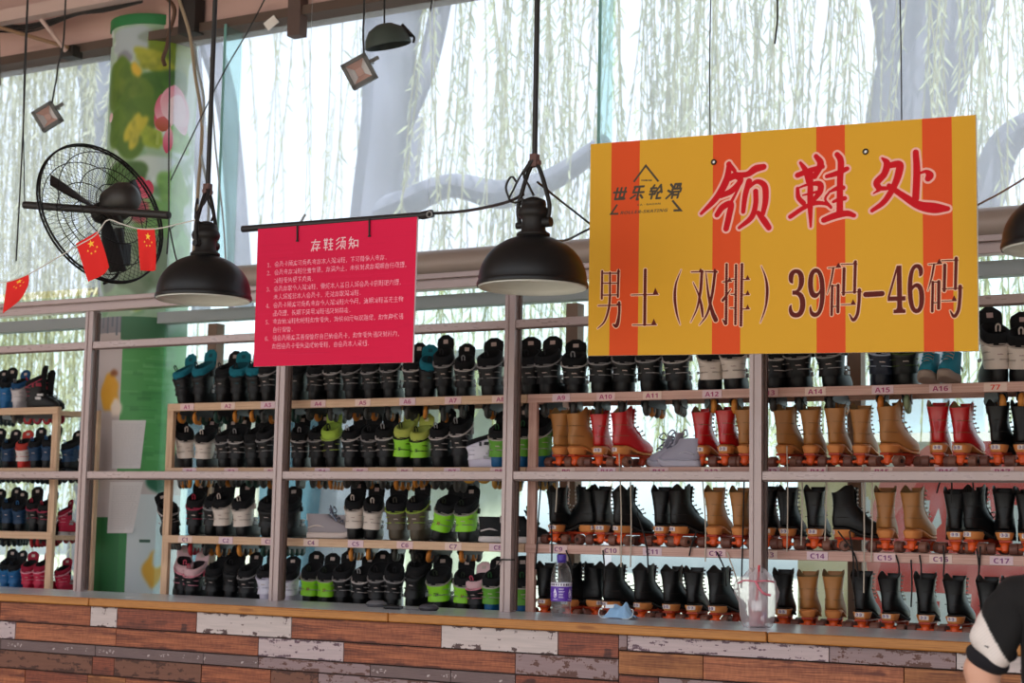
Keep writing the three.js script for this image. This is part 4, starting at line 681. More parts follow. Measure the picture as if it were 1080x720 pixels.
// ---------------------------------------------------------------- flag bunting
{
  const z = 1.62, line = [[-12, 299], [8, 297], [30, 289], [60, 272], [82, 259], [102, 247], [113, 232], [128, 236], [146, 241], [166, 241], [185, 237], [210, 231]].map(([x, y]) => at(x, y, z));
  single('flag_string', wire(line, 0.0032, 60, 5), std(0xd8d4cc, 0.7), 'thin pale string strung across the fan carrying little red flags', 'string');
  const star = (g, x, y, r, rot) => { g.beginPath(); for (let i = 0; i < 10; i++) { const a = rot + i * PI / 5 - PI / 2, k = i % 2 ? r * 0.4 : r; g.lineTo(x + Math.cos(a) * k, y + Math.sin(a) * k); } g.fill(); };
  const red = canvas(256, 384, (g, W, H) => { g.fillStyle = '#e0140c'; g.fillRect(0, 0, W, H); g.fillStyle = '#ffc83a'; star(g, 148, 74, 38, 0.15); for (const [x, y, r] of [[96, 122, 0.4], [118, 158, 0.9], [158, 158, 0.2], [190, 128, 0.6]]) star(g, x, y, 13, r); });
  const m = std(0xffffff, 0.75, 0, { map: red, side: THREE.DoubleSide });
  for (const [q, lab] of [[[[80, 257], [103, 244], [116.5, 282], [95, 297.5]], 'middle red star flag with slanting hem hanging from the string below the fan'], [[[144.5, 241], [163, 240.5], [165.5, 285], [150, 285.5]], 'narrow red star flag hanging straight before the lotus column'], [[[7, 297], [30, 289], [30.5, 303], [5, 331]], 'folded red star flag at the far left, drooping to a point']]) {
    const [a, b, c, d] = q.map(([x, y]) => at(x, y, z)), N = 12, pos = [], uv = [], idx = [];
    for (let j = 0; j <= N; j++) for (let i = 0; i <= N; i++) { const u = i / N, v = j / N, p = a.clone().lerp(b, u).lerp(d.clone().lerp(c, u), v); pos.push(p.x, p.y, p.z + 0.014 * Math.sin(u * 5 + v * 2) * v); uv.push(u, 1 - v); }
    for (let j = 0; j < N; j++) for (let i = 0; i < N; i++) { const k = j * (N + 1) + i; idx.push(k, k + N + 1, k + 1, k + 1, k + N + 1, k + N + 2); }
    const g = new THREE.BufferGeometry(); g.setAttribute('position', new THREE.Float32BufferAttribute(pos, 3)); g.setAttribute('uv', new THREE.Float32BufferAttribute(uv, 2)); g.setIndex(idx); g.computeVertexNormals();
    single('star_flag', g, m, lab, 'flag', 'little red flags on the string');
  }
}
// ---------------------------------------------------------------- things standing on the counter
const onCounter = (px, py) => { const p = atY(px, py, CT); p.z = clamp(p.z, 0.1, CZ - 0.06); return p; };
{
  const b = atY(591.5, 650, CT), t = thing('water_bottle', 'clear water bottle with purple cap and purple label standing on the counter', 'bottle', [b.x, CT, clamp(b.z, 0.1, 0.45)], 0.3);
  const s = 65 / (FOCAL / EYE.distanceTo(t.position)) / 0.3 * 1.0, K = (a) => a.map(([x, y]) => [x * s, y * s]);
  const plastic = phy(0xf8fbfd, 0.3, { transmission: 1, thickness: 0, ior: 1.45 });
  const prof = [[0.0001, 0.006], [0.03, 0.0], [0.044, 0.004], [0.049, 0.016], [0.047, 0.03], [0.049, 0.04], [0.046, 0.055], [0.048, 0.075], [0.05, 0.08], [0.05, 0.155], [0.048, 0.162], [0.05, 0.178], [0.047, 0.2], [0.036, 0.235], [0.022, 0.256], [0.019, 0.262], [0.019, 0.27]];
  part('bottle_body', lathe(K(prof), 40), plastic, t);
  part('water', lathe(K([[0.0001, 0.007], [0.041, 0.007], [0.046, 0.018], [0.044, 0.03], [0.046, 0.04], [0.044, 0.055], [0.047, 0.08], [0.047, 0.155], [0.0001, 0.155]]), 40), phy(0xf2f7fa, 0.2, { transmission: 1, thickness: 0, ior: 1.33 }), t);
  const lab = canvas(1024, 256, (g, W, H) => {
    g.fillStyle = '#e9e6ef'; g.fillRect(0, 0, W, 52); g.fillStyle = '#3c2f4d'; for (let x = 8; x < W; x += 40) g.fillRect(x, 12, rr(12, 30), 30); g.fillStyle = '#5c2fa8'; g.fillRect(0, 52, W, 204);
    for (let k = 0; k < 4; k++) { const x = k * 256 + 74; g.fillStyle = '#e7dff4'; g.beginPath(); g.moveTo(x, 78); g.bezierCurveTo(x + 46, 150, x + 36, 206, x, 206); g.bezierCurveTo(x - 36, 206, x - 46, 150, x, 78); g.fill(); g.strokeStyle = '#5c2fa8'; g.lineWidth = 6; for (const r of [14, 26]) { g.beginPath(); g.arc(x, 166, r, 0.4, 5.2); g.stroke(); } g.fillStyle = '#d8cdec'; for (let r = 0; r < 4; r++) { g.fillRect(x + 64, 80 + r * 36, rr(60, 100), 8); g.fillRect(x + 64, 94 + r * 36, rr(40, 90), 5); } g.fillRect(x - 44, 226, 90, 8); }
  });
  const lb = new THREE.CylinderGeometry(0.0508 * s, 0.0508 * s, 0.088 * s, 40, 1, true); lb.translate(0, 0.118 * s, 0).rotateY(-0.9);
  part('label', lb, std(0xffffff, 0.4, 0, { map: lab, side: THREE.DoubleSide }), t);
  part('cap', lathe(K([[0.0001, 0.264], [0.0225, 0.264], [0.0235, 0.268], [0.0235, 0.292], [0.021, 0.297], [0.0001, 0.297]]), 28), std(0x4b35a0, 0.4), t);
  part('neck_ring', lathe(K([[0.019, 0.257], [0.024, 0.258], [0.024, 0.262], [0.019, 0.263]]), 28), std(0x4b35a0, 0.4), t);
}
{ // crumpled face mask
  const b = atY(655, 652, CT), t = thing('face_mask', 'crumpled pale blue face mask lying on the counter beside the bottle', 'mask', [b.x, CT, clamp(b.z, 0.1, 0.42)], -0.15);
  const N = 26, M = 16, pos = [], idx = [];
  for (let j = 0; j <= M; j++) for (let i = 0; i <= N; i++) {
    const u = i / N - 0.5, v = j / M, fold = Math.abs(Math.sin(v * PI * 3 + u * 3)) * 0.01, hump = 0.055 * Math.exp(-(((u + 0.2) / 0.17) ** 2)) + 0.068 * Math.exp(-(((u - 0.16) / 0.19) ** 2));
    pos.push(u * 0.17, 0.004 + hump * Math.sin(v * PI) ** 0.6 + fold * Math.sin(v * PI), (v - 0.5) * 0.09 - 0.012 * Math.cos(u * 9));
  }
  for (let j = 0; j < M; j++) for (let i = 0; i < N; i++) { const k = j * (N + 1) + i; idx.push(k, k + N + 1, k + 1, k + 1, k + N + 1, k + N + 2); }
  const g = new THREE.BufferGeometry(); g.setAttribute('position', new THREE.Float32BufferAttribute(pos, 3)); g.setIndex(idx); g.computeVertexNormals();
  part('pleated_cloth', g, std(0x9cc6ea, 0.85, 0, { side: THREE.DoubleSide }), t);
  part('inner_cloth', box(0.05, 0.018, 0.002, -0.045, 0.058, 0.034, -0.5, 0, 0.06), std(0xe3eef6, 0.85), t);
  for (const s of [-1, 1]) part('ear_loop', wire([V(s * 0.08, 0.05, 0.03), V(s * 0.098, 0.045, 0.04), V(s * 0.1, 0.02, 0.05), V(s * 0.08, 0.004, 0.055), V(s * 0.04, 0.003, 0.05)], 0.0022, 24, 5), std(0xe8eef2, 0.8), t);
}
{ // bag with a drink
  const b = atY(799, 661, CT), z = clamp(b.z, 0.1, 0.42), t = thing('drink_bag', 'clear plastic bag holding a red cup drink with a straw on the counter', 'bag', [at(799, 655, z).x, CT, z], 0.2);
  const N = 40, rings = [];
  for (const [h, r, w] of [[0.0, 0.062, 0.05], [0.01, 0.07, 0.1], [0.06, 0.077, 0.12], [0.11, 0.083, 0.18], [0.15, 0.094, 0.24], [0.175, 0.097, 0.3], [0.2, 0.09, 0.4], [0.225, 0.07, 0.5], [0.25, 0.045, 0.55], [0.262, 0.032, 0.6]]) {
    const ring = []; for (let i = 0; i < N; i++) { const a = i / N * 2 * PI, k = 1 + w * 0.5 * (noise(Math.cos(a) * 3 + 9, Math.sin(a) * 3 + h * 14, 77) - 0.5) * 2 + w * 0.12 * Math.sin(a * 9 + h * 30); ring.push(V(Math.cos(a) * r * k * 1.05, h + (h > 0.1 ? 0.012 * Math.sin(a * 5) : 0), Math.sin(a) * r * k * 0.8)); } rings.push(ring);
  }
  part('plastic_film', loft(rings, true, false), phy(0xfaf8fb, 0.3, { transmission: 0.8, thickness: 0, side: THREE.DoubleSide, specularIntensity: 1 }), t);
  part('red_band', [wire([V(-0.085, 0.2, 0.03), V(-0.05, 0.214, 0.066), V(0, 0.212, 0.075), V(0.05, 0.215, 0.064), V(0.08, 0.21, 0.03)], 0.004, 24, 5), wire([V(0.0, 0.212, 0.075), V(0.04, 0.16, 0.08), V(0.07, 0.15, 0.06)], 0.006, 16, 5)], std(0xe0788a, 0.5), t);
  part('cup', lathe([[0.0001, 0.004], [0.037, 0.004], [0.046, 0.12], [0.048, 0.122], [0.046, 0.124]], 32), phy(0xf2e9ea, 0.15, { transmission: 0.75, thickness: 0, side: THREE.DoubleSide }), t);
  part('drink', lathe([[0.0001, 0.006], [0.0365, 0.006], [0.0425, 0.085], [0.0001, 0.085]], 32), phy(0xc41f22, 0.3, {}), t);
  part('cup_print', new THREE.CylinderGeometry(0.0425, 0.0395, 0.05, 24, 1, true, 0.1, 1.4).translate(0, 0.045, 0), std(0xffffff, 0.5, 0, { side: THREE.DoubleSide, map: canvas(256, 128, (g) => { g.fillStyle = '#9a2438'; g.fillRect(0, 0, 256, 128); g.fillStyle = '#8a5aa8'; g.fillRect(120, 0, 136, 60); g.fillStyle = '#f0e4e6'; g.beginPath(); g.ellipse(110, 74, 34, 28, 0.4, 0, 7); g.fill(); g.fillRect(150, 14, 14, 96); }) }), t);
  part('receipt', box(0.046, 0.045, 0.002, 0.005, 0.1, 0.052, -0.1, 0.15, 0), std(0xf7f6f4, 0.8), t);
  part('straw', span(V(-0.008, 0.02, 0.01), V(0.012, 0.285, 0.03), 0.0055, 10), std(0xd63a48, 0.4), t);
}
for (const [px, py, w, h, d, lab, col] of [[397, 639.5, 0.115, 0.034, 0.1, 'grey pebble-like lid lying left on the counter by the middle post', 0x6d6c70], [452, 643.5, 0.106, 0.034, 0.095, 'dark grey rounded lid on the counter below the lime skates', 0x45444c]]) {
  const p = atY(px, py, CT); p.z = clamp(p.z, 0.1, 0.42);
  const t = thing('round_lid', lab, 'lid', [at(px, py, p.z).x, CT, p.z], 0.3);
  part('shell', lathe([[0.0001, 0.0], [w * 0.42, 0.0], [w * 0.5, h * 0.3], [w * 0.47, h * 0.65], [w * 0.3, h * 0.95], [0.0001, h]], 28).scale(1, 1, d / w), std(col, 0.55), t);
  part('edge_ring', new THREE.TorusGeometry(w * 0.49, 0.003, 6, 32).rotateX(PI / 2).scale(1, 1, d / w).translate(0, h * 0.32, 0), std(0x38373c, 0.5), t);
}
{
  const p = atY(416, 642.5, CT); p.z = clamp(p.z, 0.12, 0.42);
  const t = thing('counter_pen', 'flat black marker lying on the counter between the two lids', 'marker', [at(414, 642, p.z).x, CT, p.z], 0.05);
  part('barrel', span(V(-0.05, 0.011, 0), V(0.04, 0.011, 0), 0.0105, 12), std(0x18181b, 0.5), t); part('cap', span(V(0.04, 0.011, 0), V(0.062, 0.011, 0), 0.0075, 12), std(0x26262b, 0.5), t); part('nib_cord', wire([V(0.06, 0.008, 0), V(0.1, 0.004, 0.01), V(0.16, 0.003, 0.0)], 0.0025, 12, 5), std(0x6d6c70, 0.6), t);
}
single('price_slip', box(0.045, 0.002, 0.03, atY(159, 629, CT).x, CT + 0.001, 0.36), std(0xf3f0ec, 0.8), 'tiny white slip lying on the counter left of the lotus column foot', 'slip');
// ---------------------------------------------------------------- skates: toe towards -z, heel at the origin, y = 0 the ground under the wheels (quad) or the sole (inline)
// a ring of the boot at height h: heel end zh, toe end zt, half widths at heel and ball
function bootRing(h, zh, zt, wh, wb, N, lift = () => 0) {
  const r = [];
  for (let i = 0; i < N; i++) {
    const a = i / N * 2 * PI, c = Math.cos(a), s = Math.sin(a), k = (1 - c) / 2; // a = 0 at the heel, PI at the toe
    r.push(V(lerp(wh, wb, smoothstep(k, 0.1, 0.7)) * Math.sign(s) * Math.abs(s) ** 0.75, h + lift(a, lerp(zh, zt, k)), (zh + zt) / 2 + (zh - zt) / 2 * Math.sign(c) * Math.abs(c) ** 0.9));
  }
  return r;
}
const M = {
  tan: std(0xa9713a, 0.5), red: phy(0xb80f16, 0.35, { clearcoat: 0.3 }), black: phy(0x0a0b0c, 0.42, { specularIntensity: 0.7 }), lining: std(0x8a6d45, 0.9), liningDark: std(0x2b2622, 0.9),
  sole: std(0xd98a4a, 0.6), orange: std(0xe2571c, 0.45), redPlate: std(0xb23a1c, 0.5), wheel: std(0x6a4238, 0.55), wheel2: std(0x7b5142, 0.55), wheelO: std(0xd0561e, 0.5), hub: std(0x2e2420, 0.5, 0.3),
  lace: std(0x1b1a1a, 0.8), paleLace: std(0xbdb0a0, 0.8), eyelet: std(0xb9b4ac, 0.35, 0.7),
};
const stickerMat = std(0xffffff, 0.6, 0, { map: canvas(256, 128, (g, W, H) => { g.fillStyle = '#dccfc4'; g.fillRect(0, 0, W, H); g.strokeStyle = '#5a3a80'; g.lineWidth = 16; g.lineCap = 'round'; for (const x of [60, 160]) { g.beginPath(); g.moveTo(x - 20, 34); g.bezierCurveTo(x + 50, 20, x + 30, 60, x, 64); g.bezierCurveTo(x + 60, 70, x + 30, 110, x - 20, 96); g.stroke(); } }) });
const Q = (() => { // shared geometry of the quad skate
  const N = 30, fall = (z) => -0.036 * smoothstep(-z, 0.01, 0.12), B = 0.113;
  const rim = (s) => (a) => { const d = Math.abs(Math.abs(a > PI ? a - 2 * PI : a) - 1.95) / 0.5; return s * (0.034 * Math.exp(-d * d) - 0.004 * Math.cos(a)); };
  const S = [[0, 0.04, -0.2, 0.032, 0.042], [0.012, 0.045, -0.21, 0.037, 0.048], [0.035, 0.047, -0.207, 0.038, 0.048], [0.055, 0.046, -0.185, 0.038, 0.044], [0.07, 0.044, -0.145, 0.038, 0.038], [0.085, 0.042, -0.105, 0.039, 0.036], [0.105, 0.041, -0.08, 0.041, 0.036], [0.13, 0.042, -0.068, 0.044, 0.04], [0.155, 0.045, -0.064, 0.048, 0.044], [0.172, 0.048, -0.066, 0.051, 0.047]];
  const rings = S.map(([h, zh, zt, wh, wb], i) => bootRing(B + h, zh, zt, wh, wb, N, (a, z) => fall(z) * (1 - smoothstep(h, 0.05, 0.12)) + rim(smoothstep(h, 0.13, 0.172))(a)));
  const inner = [9, 8, 7, 6].map((i) => { const [h, zh, zt, wh, wb] = S[i]; return bootRing(B + h - 0.002, zh - 0.005, zt + 0.006, wh - 0.005, wb - 0.005, N, (a) => rim(smoothstep(h, 0.13, 0.172))(a)); });
  const boot = loft(rings, true, false), lining = loft(inner, false, true);
  const solePart = loft([0, 0.012].map((h) => bootRing(B - 0.012 + h, 0.044, -0.212, 0.037, 0.048, N, (a, z) => fall(z))), true, true);
  const heel = loft([[0.066, 0.03, -0.05, 0.026], [0.072, 0.036, -0.058, 0.031], [0.1, 0.044, -0.066, 0.039], [0.104, 0.044, -0.066, 0.038]].map(([h, zh, zt, w]) => bootRing(h, zh, zt, w, w, N)), true, true);
  const plate = join([rbox(0.05, 0.012, 0.235, 0.004, 0, 0.062, -0.085), box(0.036, 0.008, 0.06, 0, 0.07, -0.16)]);
  const cone = (z) => [span(V(0, 0.06, z), V(0, 0.032, z + 0.004), 0.026, 14, 0.013), span(V(0, 0.034, z + 0.004), V(0, 0.014, z + 0.014), 0.02, 14, 0.012)];
  const truck = (z) => join([...cone(z), span(V(-0.07, 0.027, z), V(0.07, 0.027, z), 0.008, 8)]);
  const stop = join([span(V(0, 0.055, -0.2), V(0, 0.02, -0.222), 0.02, 14, 0.024)]);
  const wheel = lathe([[0.006, -0.018], [0.024, -0.018], [0.027, -0.013], [0.027, 0.013], [0.024, 0.018], [0.006, 0.018], [0.006, -0.018]], 20).rotateZ(PI / 2);
  const hub = lathe([[0.0001, 0.0195], [0.01, 0.0195], [0.011, 0.017], [0.011, -0.017], [0.01, -0.0195], [0.0001, -0.0195]].reverse(), 12).rotateZ(PI / 2);
  const tongue = (() => { const r = []; for (let i = 0; i <= 7; i++) { const f = i / 7, y = B + 0.04 + f * 0.155, z = -0.125 + 0.066 * smoothstep(f, 0, 0.5) - 0.012 * f, w = 0.024 + 0.008 * f, q = []; for (let j = 0; j < 10; j++) { const a = j / 10 * 2 * PI; q.push(V(Math.cos(a) * w, y, z + Math.sin(a) * 0.006)); } r.push(q); } return loft(r); })();
  const laces = [], eyes = [];
  for (let i = 0; i < 7; i++) { const f = i / 6, y = B + 0.052 + f * 0.12, z = -0.135 + 0.068 * smoothstep(f, 0, 0.55), w = 0.022 + 0.012 * f; laces.push(wire([V(-w, y, z), V(0, y + 0.004, z - 0.012), V(w, y + 0.008, z)], 0.0028, 6, 4)); for (const s of [-1, 1]) eyes.push(new THREE.SphereGeometry(0.0052, 8, 6).translate(s * (w + 0.004), y + (s > 0 ? 0.008 : 0), z - 0.001)); }
  const sticker = new THREE.CylinderGeometry(0.0415, 0.0415, 0.022, 10, 1, true, -0.5, 1).translate(0, 0.091, 0.003);
  const seam = [0.05, 0.105].map((h) => new THREE.TubeGeometry(new THREE.CatmullRomCurve3(bootRing(B + h, 0.0478, -0.062, 0.0405, 0.0385, 24).filter((v) => v.z > -0.045)), 30, 0.0012, 4)).map(clean);
  return { boot, lining, solePart, heel, plate, t1: truck(0), t2: truck(-0.155), stop, wheel, hub, tongue, laces: join(laces), eyes: join(eyes), sticker, seam };
})();
function makeQuad(kind) {
  const t = new THREE.Group(), c = M[kind];
  const b = part('boot', Q.boot, c, t); part('boot_lining', Q.lining, kind === 'black' ? M.liningDark : M.lining, b); for (const g of Q.seam) part('seam', g, kind === 'black' ? M.liningDark : M.lining, b);
  part('tongue', Q.tongue, c, t); part('laces', Q.laces, kind === 'black' ? M.lace : M.paleLace, t); part('hooks', Q.eyes, M.eyelet, t);
  const h = part('heel', Q.heel, M.sole, t); part('sole', Q.solePart, kind === 'black' ? M.liningDark : M.sole, t);
  if (kind !== 'tan') part('number_sticker', Q.sticker, stickerMat, h);
  const p = part('wheel_plate', Q.plate, M.redPlate, t); part('truck', Q.t1, M.orange, p); part('truck', Q.t2, M.redPlate, p); part('toe_stop', Q.stop, M.wheelO, p);
  [[-0.056, 0], [0.056, 0], [-0.056, -0.155], [0.056, -0.155]].forEach(([x, z], i) => { const w = part('wheel', Q.wheel, [M.wheel, M.wheel2][i % 2], t); w.position.set(x, 0.027, z); part('wheel_hub', Q.hub, i > 2 ? M.wheelO : M.hub, w); });
  return t;
}
const I = (() => { // inline skate: shell, cuff, padded liner and tongue, frame with four wheels in line
  const N = 28;
  const shell = loft([[0.0, 0.04, -0.2, 0.036, 0.042], [0.01, 0.05, -0.215, 0.044, 0.05], [0.04, 0.054, -0.214, 0.046, 0.052], [0.065, 0.052, -0.19, 0.045, 0.049], [0.085, 0.05, -0.14, 0.045, 0.043], [0.105, 0.05, -0.1, 0.046, 0.043], [0.125, 0.052, -0.085, 0.047, 0.045]].map((a) => bootRing(...a, N)), true, true);
  const tilt = (s) => (a, z) => -s * (z + 0.02) * 0.5;
  const cuffS = [[0.062, 0.058, -0.06, 0.05, 0.046, 0.2], [0.08, 0.056, -0.08, 0.051, 0.048, 0.4], [0.105, 0.053, -0.085, 0.049, 0.047, 0.7], [0.135, 0.054, -0.088, 0.051, 0.05, 0.9], [0.165, 0.061, -0.091, 0.057, 0.055, 1], [0.18, 0.066, -0.093, 0.06, 0.057, 1]];
  const cuff = loft([...cuffS, [0.178, 0.059, -0.087, 0.054, 0.051, 1], [0.15, 0.053, -0.082, 0.048, 0.047, 0.9]].map(([h, zh, zt, wh, wb, s]) => bootRing(h, zh, zt, wh, wb, N, tilt(s))), false, false);
  const linerS = [[0.14, 0.05, -0.082, 0.046, 0.045], [0.178, 0.056, -0.086, 0.052, 0.05], [0.2, 0.063, -0.088, 0.058, 0.052], [0.216, 0.061, -0.086, 0.056, 0.05], [0.22, 0.046, -0.075, 0.044, 0.041], [0.2, 0.036, -0.065, 0.034, 0.034], [0.15, 0.032, -0.055, 0.03, 0.032]];
  const liner = loft(linerS.map(([h, zh, zt, wh, wb]) => bootRing(h, zh, zt, wh, wb, N, tilt(0.9))), false, true);
  const collar = loft(linerS.slice(1, 5).map(([h, zh, zt, wh, wb]) => bootRing(h + 0.002, zh + 0.001, zt - 0.001, wh + 0.001, wb + 0.001, N, tilt(0.9))), false, false);
  const tongue = (() => { const r = []; for (let i = 0; i <= 9; i++) { const f = i / 9, y = 0.12 + f * 0.19, z = -0.086 + 0.012 * f - 0.03 * f * f, w = (0.036 + 0.014 * f) * (f > 0.8 ? Math.sqrt(Math.max(0.05, 1 - ((f - 0.8) / 0.21) ** 2)) : 1), q = []; for (let j = 0; j < 12; j++) { const a = j / 12 * 2 * PI; q.push(V(Math.cos(a) * w, y, z + Math.sin(a) * 0.013 - 0.012 * Math.cos(a) ** 2 * -1)); } r.push(q); } return loft(r); })();
  const label = box(0.024, 0.02, 0.002, 0, 0.276, -0.082, -0.18);
  const edge = new THREE.TubeGeometry(new THREE.CatmullRomCurve3(bootRing(0.183, 0.065, -0.092, 0.058, 0.055, N, tilt(1)), true), 56, 0.0042, 5, true);
  const strap = join([new THREE.CylinderGeometry(0.055, 0.054, 0.024, 20, 1, true, PI * 0.55, PI * 0.9).scale(1, 1, 1.25).translate(0, 0.172, -0.028), box(0.022, 0.03, 0.012, 0.056, 0.168, -0.02)]);
  const buckle = [rbox(0.012, 0.02, 0.045, 0.003, 0.05, 0.075, -0.06), rbox(0.01, 0.016, 0.05, 0.003, 0.047, 0.1, -0.075), box(0.006, 0.012, 0.05, -0.05, 0.1, -0.07)].map(clean);
  const frame = join([-1, 1].map((s) => { const sh = new THREE.Shape(); sh.moveTo(0.05, 0); sh.lineTo(0.06, -0.03); sh.lineTo(0.08, -0.058); sh.lineTo(0.06, -0.07); sh.lineTo(-0.19, -0.07); sh.lineTo(-0.215, -0.055); sh.lineTo(-0.19, -0.03); sh.lineTo(-0.18, 0); sh.lineTo(-0.06, 0); sh.lineTo(-0.075, -0.03); sh.lineTo(-0.055, -0.03); sh.lineTo(-0.04, 0); sh.lineTo(0.05, 0); return new THREE.ExtrudeGeometry(sh, { depth: 0.004, bevelEnabled: false }).rotateY(-PI / 2).translate(s * 0.016 + 0.002, 0, 0); }).concat(box(0.05, 0.006, 0.06, 0, -0.002, 0.02), box(0.06, 0.006, 0.07, 0, -0.002, -0.14)));
  const wheel = lathe([[0.008, -0.011], [0.026, -0.012], [0.034, -0.007], [0.037, 0], [0.034, 0.007], [0.026, 0.012], [0.008, 0.011]], 22).rotateZ(PI / 2);
  const hub = lathe([[0.0001, -0.0135], [0.016, -0.0128], [0.02, -0.009], [0.02, 0.009], [0.016, 0.0128], [0.0001, 0.0135]], 14).rotateZ(PI / 2);
  const heelMark = new THREE.CylinderGeometry(0.0565, 0.055, 0.03, 8, 1, true, -0.32, 0.64).translate(0, 0.095, 0.003);
  const ribs = [0.092, 0.122, 0.15].map((h, i) => new THREE.TubeGeometry(new THREE.CatmullRomCurve3(bootRing(h, [0.057, 0.056, 0.061][i], -0.06, [0.053, 0.053, 0.057][i], 0.05, 24).filter((v) => v.z > 0.0)), 18, 0.0022, 4)).map(clean);
  const pull = clean(wire([V(-0.007, 0.2, 0.056), V(-0.007, 0.221, 0.066), V(0, 0.227, 0.068), V(0.007, 0.221, 0.066), V(0.007, 0.2, 0.056)], 0.0035, 16, 5));
  const patch = new THREE.CylinderGeometry(0.0585, 0.057, 0.018, 6, 1, true, -0.12, 0.42).translate(0, 0.118, 0.0);
  const cord = join([0, 1, 2, 3].map((i) => wire([V(-0.03, 0.07 + i * 0.015, -0.17 + i * 0.024), V(0, 0.078 + i * 0.016, -0.175 + i * 0.024), V(0.03, 0.073 + i * 0.015, -0.165 + i * 0.024)], 0.003, 6, 4)));
  return { shell, cuff, liner, collar, tongue, label, edge, strap, buckle, frame, wheel, hub, heelMark, cord, ribs, pull, patch };
})();
const MC = {}; const mat = (c, r = 0.5) => MC[c + '/' + r] ??= phy(new THREE.Color(c).multiplyScalar(c < 0x303030 ? 0.6 : 1), r + 0.06, { specularIntensity: 0.65 });
const markMats = ['85', 'T25', '52', '88'].map((s) => std(0xffffff, 0.6, 0, { transparent: true, alphaTest: 0.5, map: canvas(128, 64, (g) => { g.clearRect(0, 0, 128, 64); g.fillStyle = s === '52' || s === '88' ? '#8a2a1c' : '#1c2a16'; g.font = 'italic bold 52px sans-serif'; g.textAlign = 'center'; g.textBaseline = 'middle'; g.fillText(s, 64, 34); }) }));
function makeInline(k) { // k: shell, cuff, liner, edge, strap, wheel colours, optional mark
  const t = new THREE.Group(), col = (c, r) => mat(c, r);
  part('shell', I.shell, col(k.shell, 0.42), t); const cf = part('cuff', I.cuff, col(k.cuff ?? k.shell, 0.42), t); part('cuff_edge', I.edge, col(k.edge ?? 0x8f8b8a, 0.6), cf);
  const l = part('liner', I.liner, col(k.inside ?? 0x141315, 0.9), t); part('collar', I.collar, col(k.liner ?? 0x161518, 0.85), l);
  const g = part('tongue', I.tongue, col(k.tongue ?? k.liner ?? 0x161518, 0.85), t); part('tongue_label', I.label, col(k.tab ?? 0xb7a49c, 0.7), g);
  part('strap', I.strap, col(k.strap ?? 0x28282b, 0.5), t); for (const b of I.buckle) part('buckle', b, col(k.buckle ?? 0x9a9a9c, 0.4), t); part('laces', I.cord, col(k.lace ?? 0x2a2a2c, 0.8), t);
  for (const b of I.ribs) part('cuff_rib', b, col(k.edge ?? 0x8f8b8a, 0.6), cf);
  part('pull_loop', I.pull, col(k.strap ?? 0x28282b, 0.8), l); if (k.mark == null) part('heel_patch', I.patch, col(k.tab ?? 0xb7a49c, 0.6), cf);
  if (k.mark != null) part('heel_number', I.heelMark, markMats[k.mark], cf);
  const f = part('frame', I.frame, col(k.frame ?? 0x3a3a3c, 0.4), t);
  [0.045, -0.035, -0.115, -0.19].forEach((z, i) => { const w = part('wheel', I.wheel, col(i % 2 ? k.wheel2 ?? k.wheel ?? 0x3a3a38 : k.wheel ?? 0x3a3a38, 0.5), t); w.position.set(0, -0.076, z); part('wheel_hub', I.hub, col(k.hub ?? 0x55524e, 0.4), w); });
  return t;
}
